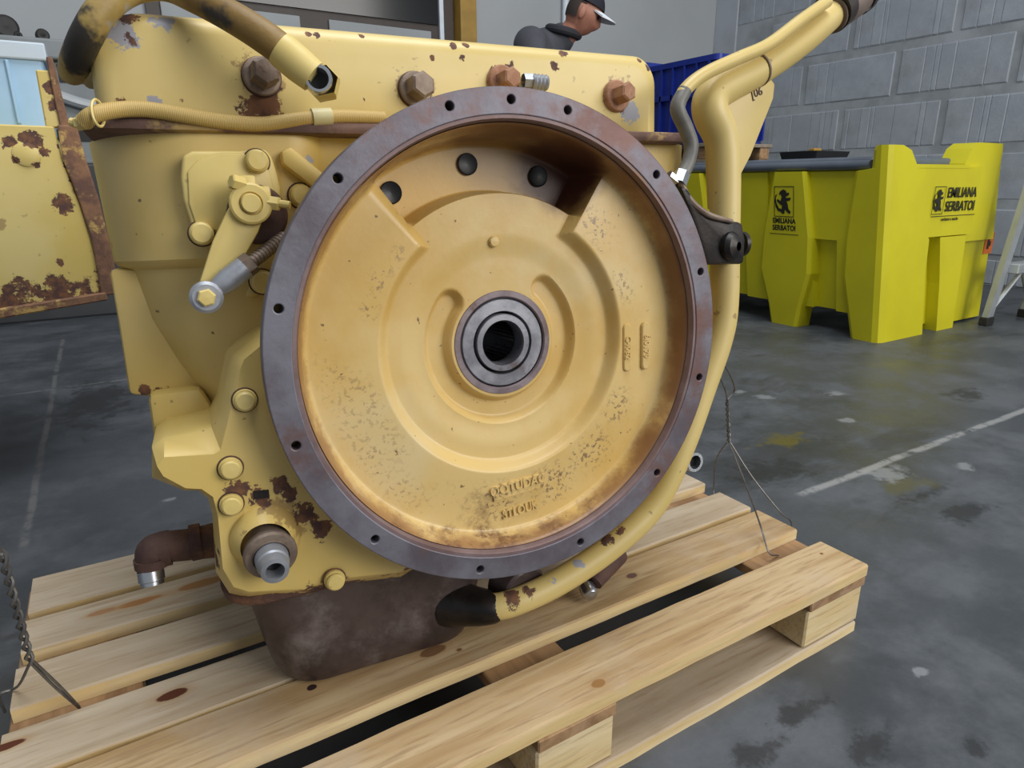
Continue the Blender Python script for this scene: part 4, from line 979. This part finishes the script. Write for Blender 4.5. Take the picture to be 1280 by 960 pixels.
FL = Matrix(((0, -math.sin(tl), -math.cos(tl), 0), (-1, 0, 0, 0), (0, math.cos(tl), -math.sin(tl), 0), (0, 0, 0, 1)))
mark(Matrix.Translation((fx(0.640) - 0.001, 2.225, 0.640)) @ FL, 0.125, 'printed_emblem')
for tx, z in (('EMILIANA', 0.545), ('SERBATOI', 0.510)):
    text_mesh('printed_name', tx, 0.036, 0.0006, S0 @ Matrix.Translation((fx(z) - 0.001, 2.225, z)) @ FL, M['print'], spill, 0.0010, 0.85)
bm = new(); box(bm, (-0.085, -0.0012, 0), (0.085, 0.0012, 0.001)); bm.transform(Matrix.Translation((fx(0.48) - 0.0005, 2.225, 0.480)) @ FL); s_('printed_rule', bm, 'print')
bm = new(); p = (4.0613, 1.7580, 0.4131)
box(bm, (p[0] - 0.045, 1.7570, p[2] - 0.055), (p[0] + 0.045, 1.7595, p[2] + 0.055)); lb = s_('warning_label', bm, 'redlabel', label='orange red warning label')
bm = new(); box(bm, (p[0] - 0.02, 1.7560, p[2] - 0.03), (p[0] + 0.003, 1.7569, p[2] + 0.03)); box(bm, (p[0] + 0.0035, 1.7560, p[2] - 0.015), (p[0] + 0.019, 1.7569, p[2] + 0.01)); s_('label_print', bm, 'print', parent=lb)

# ---------------------------------------------------------------- small pallet and blue crates on the bin lid
M['greywood'] = make_wood('grey_old_wood', (0.20, 0.165, 0.12), (0.30, 0.25, 0.19), (), along=1)
M['blue'] = plain('blue_plastic', (0.012, 0.030, 0.25), 0.4, 0, 0.15, 4)
M['navy'] = plain('dark_slot', (0.006, 0.010, 0.05), 0.6)
sp_ = empty('small_pallet', 'small grey wooden pallet on the dark lid of the yellow bin', 'pallet', (3.28, 3.40, 0.8425))
for y in (-0.55, -0.27, 0.0, 0.27, 0.55): obj('deck_board', boxm((-0.26, y - 0.055, 0.085), (0.26, y + 0.055, 0.105), 0.003, 1), M['greywood'], sp_, False)
for x in (-0.2, 0.2):
    obj('bearer', boxm((x - 0.04, -0.60, 0.0), (x + 0.04, 0.60, 0.018), 0.003, 1), M['greywood'], sp_, False)
    for y in (-0.545, 0.0, 0.545): obj('spacer_block', boxm((x - 0.04, y - 0.055, 0.0185), (x + 0.04, y + 0.055, 0.0845), 0.004, 1), M['wood_dark'], sp_, False)
def blue_crate(y, label, h):
    r = empty('blue_crate', label, 'crate', (3.28, y, 0.948), group='blue crates on the bin lid')
    w, l = 0.24, 0.285
    bm = new()
    loop_bridge(bm, [[(x, yy, z) for x, yy in rrect(-w * k, w * k, -l * k, l * k, 0.03, 3)] for z, k in ((0.0, 0.93), (h, 1.0), (h, 0.97), (0.012, 0.90))], True, True)
    obj('shell', bm, M['blue'], r, True)
    bm = new()
    for z in (h - 0.03, h * 0.55): loop_bridge(bm, [[(x, yy, zz) for x, yy in rrect(-w * k, w * k, -l * k, l * k, 0.03, 3)] for zz, k in ((z, 0.985), (z, 1.05), (z + 0.03, 1.05), (z + 0.03, 0.985))], False, False)
    obj('rim', bm, M['blue'], r, False)
    for k in range(6):
        yy = -l + 0.05 + k * (2 * l - 0.10) / 5
        bm = new(); box(bm, (-w - 0.012, yy - 0.006, 0.02), (-w + 0.02, yy + 0.006, h - 0.03)); obj('rib', bm, M['blue'], r, False)
    for k in range(4):
        xx = -w + 0.06 + k * (2 * w - 0.12) / 3
        bm = new(); box(bm, (xx - 0.006, -l - 0.012, 0.02), (xx + 0.006, -l + 0.02, h - 0.03)); obj('rib', bm, M['blue'], r, False)
    return r
blue_crate(3.105, 'blue ribbed plastic crate behind the bent yellow pipe, nearer of the two', 0.46)
blue_crate(3.725, 'blue ribbed plastic crate just right of the gearbox cover, farther of the two', 0.50)
bt = empty('tray', 'dark flat tray lying on the grey bin lid beside the small pallet', 'tray', (3.10, 2.22, 0.8425))
obj('tray_body', loft([(0.0, -0.09, 0.16, -0.10, 0.10, 0.01), (0.035, -0.10, 0.17, -0.11, 0.11, 0.012)], 3), M['black'], bt, True)
obj('handle', boxm((-0.04, -0.05, 0.0355), (0.02, -0.02, 0.05), 0.004), M['ochre'], bt, False)

# ---------------------------------------------------------------- ladder at the right edge
M['alu'] = plain('dull_aluminium', (0.47, 0.50, 0.52), 0.4, 0.35, 0.1, 8)
lad = empty('step_ladder', 'grey aluminium step ladder standing right of the yellow bin', 'ladder', (4.16, 1.645, 0))
def stile(x0, x1, yb, yt, h, name='stile'):
    bm = new(); loop_bridge(bm, [[(x0 + a, yb + b, 0.03) for a, b in ((-0.03, -0.014), (0.03, -0.014), (0.03, 0.014), (-0.03, 0.014))], [(x1 + a, yt + b, h) for a, b in ((-0.03, -0.014), (0.03, -0.014), (0.03, 0.014), (-0.03, 0.014))]])
    st_ = obj(name, bm, M['alu'], lad, False)
    bm = new(); box(bm, (x0 - 0.036, yb - 0.022, 0.0), (x0 + 0.036, yb + 0.022, 0.045)); bevel(bm, 0.004, 1)
    obj('rubber_foot', bm, M['rubber'], st_, False, label='black rubber foot')
stile(-0.215, -0.195, 0.0, -0.16, 1.75); stile(0.215, 0.195, 0.0, -0.16, 1.75)
stile(-0.20, -0.18, -0.62, -0.22, 1.70, 'rear_stile'); stile(0.20, 0.18, -0.62, -0.22, 1.70, 'rear_stile')
for k in range(5):
    z = 0.30 + k * 0.29; x = 0.185 - 0.02 * z / 1.75; y = -0.16 * z / 1.75
    obj('step', boxm((-x, y - 0.055, z - 0.025), (x, y + 0.020, z + 0.025), 0.004, 1), M['alu'], lad, False)
bm = new(); tube(bm, [(-0.19, -0.01, 0.10), (0.0, -0.03, 0.28)], 0.012, 8, smooth=False); tube(bm, [(0.19, -0.01, 0.10), (0.0, -0.03, 0.28)], 0.012, 8, smooth=False)
obj('step_brace', bm, M['alu'], lad, True)
obj('top_cap', boxm((-0.22, -0.27, 1.72), (0.22, -0.12, 1.78), 0.008), M['alu'], lad, False)

# ---------------------------------------------------------------- second yellow machine at the left edge
M['rustyyellow'] = paint('rusty_yellow_panel', (0.62, 0.47, 0.13), (0.68, 0.55, 0.22), CH(((-0.0648, 1.9000, 0.7001), .020, 'r'), ((-0.0801, 1.9000, 0.8137), .010, 'r'), ((-0.1397, 1.9000, 0.8327), .014, 'r'), ((-0.1147, 1.9000, 0.8433), .010, 'r'), ((-0.0870, 1.9000, 0.8339), .010, 'r'), ((-0.1349, 1.9000, 0.7960), .009, 'r'), ((-0.0997, 1.9000, 0.7879), .008, 'r'), ((-0.0341, 1.9000, 0.7883), .012, 'r'), ((-0.0391, 1.9000, 0.8316), .014, 'r'), ((-0.0339, 1.9000, 0.7531), .010, 'r'), ((-0.0415, 1.9000, 0.9489), .014, 'r'), ((-0.0427, 1.9000, 0.9159), .014, 'r'), ((-0.0923, 1.9000, 0.5677), .008, 'r'), ((-0.0257, 1.9000, 0.7263), .014, 's'), ((-0.0979, 1.9000, 0.8387), .02, 'r'), ((-0.1893, 1.9000, 0.6594), .012, 's')), rust=0.02, dots=0.3, zones=((2, 0.60, 0.49, 0.42),))
M['rustedge'] = rusty('flaking_rust_edge', (0.13, 0.065, 0.045), (0.27, 0.14, 0.075), (0.50, 0.33, 0.11), 22, 0.8, 0.05, 0.6, (0.54, 0.62))
old = empty('yellow_machine_guard', 'rusty yellow steel machine guard at the left edge of the photo', 'machine')
pan = [(-0.98, 0.405), (-0.2263, 0.463), (-0.012, 0.482), (-0.022, 0.62), (-0.030, 0.70), (-0.048, 0.80), (-0.052, 0.869), (-0.150, 0.870), (-0.98, 0.872)]
obj('guard_panel', prism(pan, 1.900, 1.914, 0.003, 1), M['rustyyellow'], old, False)
edge = [(-0.022, 0.4815), (0.020, 0.486), (0.016, 0.60), (0.010, 0.71), (-0.002, 0.80), (-0.008, 0.872), (-0.045, 0.872), (-0.0475, 0.80), (-0.030, 0.70), (-0.021, 0.62)]
obj('rim_flange', rough_up(prism(edge, 1.890, 1.985, 0.004, 2), 0.001, 50), M['rustedge'], old, False, label='flaking rust brown rim of the guard')
obj('bottom_lip', prism([(-0.98, 0.390), (-0.2263, 0.450), (-0.010, 0.472), (-0.010, 0.492), (-0.2263, 0.472), (-0.98, 0.412)], 1.885, 1.925, 0.003, 1), M['rustedge'], old, False)
obj('lifting_tab', prism([(-0.068, 0.866), (-0.066, 0.985), (-0.040, 0.985), (-0.034, 0.866)], 1.902, 1.922, 0.003, 1), M['rustyyellow'], old, False)
obj('tab_edge', prism([(-0.040, 0.866), (-0.042, 1.012), (-0.030, 1.012), (-0.028, 0.985), (-0.022, 0.866)], 1.895, 1.945, 0.002, 1), M['rustedge'], old, False)
bm = new(); lathe(bm, [(0, 0.026), (0.003, 0.026), (0.006, 0.020), (0.006, 0)], (-0.1138, 1.9000, 0.8081), (0, -1, 0), 24); obj('guard_bolt', bm, M['rustyyellow'], old, True)
obj('gear_casing', boxm((-0.98, 1.925, 0.50), (-0.06, 2.46, 0.868), 0.01), M['rustyyellow'], old, False)
for x in (-0.9, -0.55):
    for y in (1.98, 2.38): obj('stand_leg', boxm((x - 0.03, y - 0.03, 0.0), (x + 0.03, y + 0.03, 0.505), 0.004, 1), M['rustedge'], old, False)

# pale blue bin on top of that machine
M['paleblue'] = plain('pale_blue_plastic', (0.36, 0.55, 0.74), 0.45, 0, 0.08, 5)
M['palelid'] = plain('pale_grey_plastic', (0.52, 0.60, 0.68), 0.45, 0, 0.06, 5)
pb = empty('storage_bin', 'pale blue plastic storage bin on top of the rusty yellow guard', 'bin', (-0.145, 2.24, 0.8685))
obj('body', loft([(0.0, -0.076, 0.084, -0.09, 0.12, 0.010), (0.20, -0.080, 0.092, -0.094, 0.124, 0.010)], 4), M['paleblue'], pb, True)
obj('rim', boxm((-0.092, -0.102, 0.168), (0.100, 0.130, 0.208), 0.004), M['palelid'], pb, False, label='paler rim of the bin')
obj('side_rib', boxm((0.012, -0.101, 0.02), (0.020, -0.088, 0.165), 0.002, 1), M['paleblue'], pb, False)
obj('side_rib', boxm((-0.046, -0.101, 0.02), (-0.038, -0.088, 0.165), 0.002, 1), M['paleblue'], pb, False)
rc = empty('hose_coil', 'coiled black hose on the rusty yellow guard, left of the pale blue bin', 'hose', (-0.315, 2.16, 0.8685))
for k in range(3):
    bm = new(); tube(bm, [(0.075 * math.cos(a), 0.075 * math.sin(a), 0.020 + 0.036 * k) for a in [j * PI / 8 for j in range(17)]], 0.0175, 10, 2)
    obj('turn', bm, M['rubber'], rc, True)

# grey machine tool standing against the back wall
M['toolgrey'] = plain('machine_grey_paint', (0.215, 0.235, 0.245), 0.5, 0, 0.15, 4)
M['tooldark'] = plain('dark_machine_paint', (0.035, 0.038, 0.042), 0.5, 0, 0.2, 4)
mt = empty('machine_tool', 'grey machine tool with black slots standing against the back wall', 'machine', (-0.3, 4.75, 0))
obj('base', boxm((-0.9, -0.2, 0.0), (0.62, 0.30, 0.85), 0.01), M['tooldark'], mt, False)
obj('column', boxm((-0.88, -0.14, 0.851), (0.60, 0.28, 1.375), 0.01), M['toolgrey'], mt, False)
obj('top_rail', boxm((-0.92, -0.2, 1.376), (0.62, 0.28, 1.475), 0.012), M['toolgrey'], mt, False)
for x0, x1, z0, z1 in ((0.24, 0.60, 1.27, 1.36), (0.38, 0.60, 1.06, 1.10), (-0.6, 0.0, 0.98, 1.30), (0.10, 0.34, 0.97, 1.03)):
    obj('slot', boxm((x0, -0.146, z0), (x1, -0.1405, z1)), M['black'], mt, False, label='black slot')
bm = new(); tube(bm, [(0.12, -0.17, 1.24), (0.35, -0.17, 1.16), (0.60, -0.17, 1.14)], 0.03, 10); obj('feed_pipe', bm, M['alu'], mt, True)
for x, r in ((-0.42, 0.05), (0.045, 0.058), (0.20, 0.032), (0.335, 0.026), (0.09, 0.02)):
    bm = new(); lathe(bm, [(-0.02, r * 0.8), (-0.014, r), (0.014, r), (0.02, r * 0.8), (0.018, r * 0.4), (0.024, 0)], (x, -0.06, 1.476 + r * 0.98), (0.2, -1, 0.1), 22, 0, True, False)
    obj('hand_knob', bm, M['rubber'], mt, True, label='black round knob')

# ---------------------------------------------------------------- binding wires
M['wire'] = plain('dull_iron_wire', (0.15, 0.145, 0.14), 0.45, 0.6, 0.2, 60)
def twist(bm, a, b, turns, r, amp, sides=6):
    a, b = Vector(a), Vector(b); ax, u, v = frame(b - a); n = int(turns * 8)
    for ph in (0, PI):
        tube(bm, [a + (b - a) * (k / n) + (u * math.cos(2 * PI * turns * k / n + ph) + v * math.sin(2 * PI * turns * k / n + ph)) * amp for k in range(n + 1)], r, sides, 1)
W0 = Vector((0.9108, 0.7600, 0.3689)); W1 = Vector((0.9258, 0.7600, 0.2857))
bm = new(); twist(bm, W0, W1, 4, 0.0017, 0.0024)
wr = obj('binding_wire', bm, M['wire'], None, True, label='twisted iron wire tying the gearbox to the right end of the pallet', cat='wire')
bm = new(); tube(bm, [(0.9258, 0.7600, 0.2857), (0.9025, 0.7000, 0.2384), (0.9286, 0.6764, 0.1550), (0.9033, 0.6341, 0.1280), (0.931, 0.634, 0.1125)], 0.0015, 6); obj('strand', bm, M['wire'], wr)
bm = new(); tube(bm, [(0.9280, 0.7600, 0.2853), (0.9497, 0.7200, 0.2250), (0.9802, 0.6751, 0.1650), (1.0150, 0.674, 0.136), (1.0145, 0.668, 0.105)], 0.0015, 6); obj('strand', bm, M['wire'], wr)
bm = new(); tube(bm, [(0.9214, 0.7600, 0.2867), (0.9666, 0.8200, 0.2174), (1.0165, 0.862, 0.134), (1.0160, 0.860, 0.11)], 0.0012, 6); obj('strand', bm, M['wire'], wr)
bm = new(); tube(bm, [W0, (0.8898, 0.7500, 0.3961), (0.8377, 0.7200, 0.4351), (0.8008, 0.7000, 0.4657)], 0.0015, 6); tube(bm, [W0, (0.9274, 0.7600, 0.3841), (0.8916, 0.7400, 0.4188), (0.8231, 0.7000, 0.4624)], 0.0015, 6); obj('loop', bm, M['wire'], wr)
V0 = Vector((-0.1168, 0.8597, 0.1180)); V1 = Vector((-0.1409, 0.8000, 0.2384)); V2 = Vector((-0.1337, 0.7600, 0.3955)); V3 = Vector((-0.1405, 0.7400, 0.4836))
bm = new(); twist(bm, V2, V1, 5, 0.0020, 0.0030)
wl = obj('binding_wire', bm, M['wire'], None, True, label='twisted iron wire hooked into the left gap of the pallet', cat='wire')
bm = new(); tube(bm, [V1, V1.lerp(V0, 0.5) + Vector((0, 0, -0.003)), V0, V0 + Vector((0.002, 0, -0.006))], 0.0017, 6); tube(bm, [V1 + Vector((0.003, 0, 0)), V1.lerp(V0, 0.5) + Vector((0.003, 0, 0.0)), V0 + Vector((0.001, 0, 0))], 0.0017, 6); obj('strand', bm, M['wire'], wl)
bm = new(); tube(bm, [V1, (-0.1781, 0.9077, 0.1420), (-0.1985, 0.914, 0.134), (-0.1985, 0.916, 0.105)], 0.0017, 6); obj('strand', bm, M['wire'], wl)
bm = new(); tube(bm, [V2, V3], 0.0013, 6, smooth=False); obj('strand', bm, M['wire'], wl)

# ---------------------------------------------------------------- man behind the gearbox, bent forward, looking down to the right
M['skin'] = plain('skin', (0.36, 0.155, 0.10), 0.5, 0, 0.12, 18)
M['jacket'] = plain('dark_work_jacket', (0.060, 0.062, 0.075), 0.85, 0, 0.15, 9)
M['collar'] = plain('dark_collar', (0.022, 0.022, 0.028), 0.85)
M['cap'] = plain('navy_cap', (0.009, 0.010, 0.020), 0.8)
M['capbill'] = plain('white_cap_bill', (0.74, 0.78, 0.82), 0.7)
M['trouser'] = plain('dark_trousers', (0.03, 0.032, 0.045), 0.85)
M['hair'] = plain('dark_hair', (0.03, 0.02, 0.015), 0.7)
man = empty('person', 'man in dark work jacket and navy cap with white bill, looking down', 'person', (2.40, 3.57, 0))
man.scale = (1.0, 1.0, 1.01)
man.rotation_euler = (0, 0, math.radians(-52))      # local +x is the way he faces
def blob(name, chains, mat, voxel, extra=None, parent=man, **kw):
    """limbs as overlapping tapered tubes, fused into one continuous skin"""
    bm = new()
    for pts, rad in chains:
        tube(bm, pts, rad, 16, 4)
        for p, r in ((pts[0], rad[0]), (pts[-1], rad[-1])):
            q = bmesh.ops.create_uvsphere(bm, u_segments=14, v_segments=10, radius=r * 0.98)
            for v in q['verts']: v.co += Vector(p)
    bmesh.ops.recalc_face_normals(bm, faces=bm.faces)
    me = bpy.data.meshes.new(name); bm.to_mesh(me); bm.free()
    if extra is not None:
        bm = new(); bm.from_mesh(me); tmp = bpy.data.meshes.new('tmp'); extra.to_mesh(tmp); extra.free(); bm.from_mesh(tmp); bpy.data.meshes.remove(tmp)
        bmesh.ops.recalc_face_normals(bm, faces=bm.faces); bm.to_mesh(me); bm.free()
    o = bpy.data.objects.new(name + '_tmp', me); COL.objects.link(o)
    rm = o.modifiers.new('merge', 'REMESH'); rm.mode = 'VOXEL'; rm.voxel_size = voxel; rm.use_smooth_shade = True
    sm_ = o.modifiers.new('smooth', 'SMOOTH'); sm_.factor = 0.5; sm_.iterations = 4
    dg = bpy.context.evaluated_depsgraph_get()
    m2 = bpy.data.meshes.new_from_object(o.evaluated_get(dg)); bpy.data.objects.remove(o); bpy.data.meshes.remove(me)
    m2.shade_smooth(); m2.materials.clear(); m2.materials.append(M[mat]); m2.name = name
    o = bpy.data.objects.new(name, m2); COL.objects.link(o)
    return finish(o, parent, **kw)
CHN = [([(-0.20, 0, 0.93), (-0.15, 0, 1.12), (-0.07, 0, 1.30), (0.02, 0, 1.44), (0.125, 0, 1.53), (0.20, 0, 1.59)], [0.125, 0.115, 0.135, 0.115, 0.062, 0.056])]
for s in (1, -1):
    CHN.append(([(0.0, 0.10 * s, 1.45), (0.0, 0.18 * s, 1.46), (0.10, 0.215 * s, 1.22), (0.36, 0.17 * s, 1.10), (0.42, 0.165 * s, 1.083)], [0.07, 0.060, 0.046, 0.032, 0.030]))
    CHN.append(([(0.41, 0.165 * s, 1.086), (0.455, 0.165 * s, 1.075), (0.485, 0.165 * s, 1.068)], [0.030, 0.036, 0.030]))
    for dy, ln in ((-0.030, 0.082), (-0.010, 0.092), (0.010, 0.088), (0.029, 0.070)):
        CHN.append(([(0.455, 0.165 * s + dy * 0.8, 1.075), (0.49, 0.165 * s + dy, 1.072), (0.455 + ln * 0.75, 0.165 * s + dy * 1.15, 1.055), (0.455 + ln, 0.165 * s + dy * 1.15, 1.025)], [0.013, 0.0105, 0.0095, 0.0085]))
    CHN.append(([(0.43, 0.145 * s, 1.078), (0.455, 0.122 * s, 1.065), (0.485, 0.108 * s, 1.040)], [0.016, 0.012, 0.0095]))
    CHN.append(([(-0.19, 0.09 * s, 0.93), (-0.16, 0.10 * s, 0.84), (-0.05, 0.115 * s, 0.49), (-0.06, 0.12 * s, 0.09)], [0.105, 0.092, 0.058, 0.042]))
    CHN.append(([(-0.08, 0.122 * s, 0.055), (0.05, 0.128 * s, 0.052), (0.13, 0.13 * s, 0.045)], [0.042, 0.038, 0.030]))
# head, turned and tilted down
HM = Matrix.Translation((0.235, 0, 1.640)) @ Matrix.Rotation(math.radians(18), 4, 'Z') @ Matrix.Rotation(math.radians(24), 4, 'Y')
bm = new()
bmesh.ops.create_uvsphere(bm, u_segments=36, v_segments=26, radius=1)
for v in bm.verts:
    x, y, z = v.co
    w = 1.0
    if z < 0: w = 1 - 0.34 * (-z) ** 1.4
    nx = x * 0.100 * (1.0 if x < 0 else 1 - 0.10 * max(0, -z)); 
    ny = y * 0.076 * w
    nz = z * 0.122
    if x > 0.4 and z < -0.25: nx += 0.012 * (x - 0.4)                      # jaw and chin
    if x > 0.8 and abs(y) < 0.30:                                           # nose
        nx += 0.026 * max(0, 1 - abs(y) / 0.30) * math.exp(-((z + 0.22) / 0.17) ** 2)
        nx -= 0.006 * math.exp(-((z + 0.60) / 0.06) ** 2)                   # mouth line
        nx += 0.006 * math.exp(-((z + 0.50) / 0.06) ** 2) + 0.005 * math.exp(-((z + 0.70) / 0.07) ** 2)
    if x > 0.6 and 0.18 < abs(y) < 0.60: nx -= 0.010 * math.exp(-((z - 0.02) / 0.14) ** 2)  # eye sockets
    if x > 0.6: nx += 0.006 * math.exp(-((z - 0.24) / 0.12) ** 2)           # brow
    v.co = Vector((nx, ny, nz))
bm.transform(HM)
body = blob('body', CHN, 'skin', 0.006, bm)
for s in (1, -1):
    bm = new(); bmesh.ops.create_uvsphere(bm, u_segments=14, v_segments=10, radius=1)
    for v in bm.verts: v.co = Vector((v.co.x * 0.017 - 0.008, v.co.y * 0.008 + 0.078 * s, v.co.z * 0.032 - 0.016))
    bm.transform(HM); obj('ear', bm, M['skin'], man)
    bm = new(); bmesh.ops.create_uvsphere(bm, u_segments=10, v_segments=8, radius=0.011)
    for v in bm.verts: v.co += Vector((0.083, 0.031 * s, 0.004))
    bm.transform(HM); obj('eye', bm, M['black'], man)
def shell_of(name, zc, grow, mat, keep, **kw):
    bm = new(); bmesh.ops.create_uvsphere(bm, u_segments=36, v_segments=24, radius=1)
    for v in bm.verts: v.co = Vector((v.co.x * (0.100 + grow), v.co.y * (0.078 + grow), v.co.z * (0.120 + grow) + zc))
    bmesh.ops.delete(bm, geom=[v for v in bm.verts if not keep(v.co)], context='VERTS')
    bm.transform(HM); return obj(name, bm, M[mat], man, **kw)
shell_of('hair', 0.0, 0.004, 'hair', lambda c: c.z > -0.05 and c.x < 0.0 and (c.z > 0.02 or c.x < -0.03))
cap = shell_of('cap', 0.010, 0.011, 'cap', lambda c: c.z > 0.034, label='navy blue cap')
bm = new()
top = []; 
for k in range(13):
    a = math.radians(-62 + 124 * k / 12); top.append((a,))
rows = []
for f_ in (0.0, 0.33, 0.66, 1.0):
    row = []
    for (a,) in top:
        r0x, r0y = 0.100, 0.080; ext = 0.090 * f_ * math.cos(a) ** 0.6
        row.append((r0x * math.cos(a) + ext, r0y * math.sin(a), 0.040 - 0.016 * f_ - 0.020 * math.sin(a) ** 2 * (1 - 0.3 * f_)))
    rows.append(row)
loops = []
for row in rows: loops.append(row)
vs = [[bm.verts.new(p) for p in r] for r in rows]; vs2 = [[bm.verts.new((p[0], p[1], p[2] - 0.006)) for p in r] for r in rows]
for A_ in (vs, vs2):
    for a, b in zip(A_, A_[1:]):
        for i in range(12): bm.faces.new((a[i], a[i + 1], b[i + 1], b[i]))
for i in range(12): bm.faces.new((vs[-1][i], vs[-1][i + 1], vs2[-1][i + 1], vs2[-1][i]))
bm.transform(HM); obj('cap_bill', bm, M['capbill'], cap, label='white bill of the cap')
# jacket, collar, trousers, shoes
CJ = [([(-0.20, 0, 0.90), (-0.16, 0, 1.12), (-0.085, 0, 1.31), (0.0, 0, 1.445), (0.10, 0, 1.520)], [0.160, 0.160, 0.180, 0.150, 0.084])]
for s in (1, -1): CJ.append(([(-0.03, 0.08 * s, 1.44), (-0.02, 0.19 * s, 1.455), (0.09, 0.225 * s, 1.22), (0.34, 0.175 * s, 1.11)], [0.12, 0.092, 0.066, 0.050]))
blob('jacket', CJ, 'jacket', 0.012, label='dark grey work jacket')
bm = new(); tube(bm, [(0.115 + 0.085 * math.cos(a), 0.082 * math.sin(a), 1.552 - 0.022 * math.cos(a)) for a in [j * PI / 8 for j in range(17)]], 0.024, 10, 2); obj('collar', bm, M['collar'], man, label='black jacket collar')
CT = [([(-0.21, 0, 0.98), (-0.19, 0, 0.90), (-0.18, 0, 0.84)], [0.145, 0.155, 0.12])]
for s in (1, -1): CT.append(([(-0.19, 0.085 * s, 0.92), (-0.17, 0.105 * s, 0.84), (-0.05, 0.118 * s, 0.49), (-0.06, 0.122 * s, 0.09)], [0.125, 0.112, 0.080, 0.066]))
blob('trousers', CT, 'trouser', 0.012)
for s in (1, -1):
    bm = loft([(0.0, -0.13, 0.17, 0.13 * s - 0.048, 0.13 * s + 0.048, 0.045), (0.05, -0.13, 0.165, 0.13 * s - 0.048, 0.13 * s + 0.048, 0.045), (0.09, -0.12, 0.02, 0.13 * s - 0.042, 0.13 * s + 0.042, 0.04), (0.12, -0.115, -0.01, 0.13 * s - 0.042, 0.13 * s + 0.042, 0.04)], 5)
    obj('shoe', bm, M['rubber'], man)
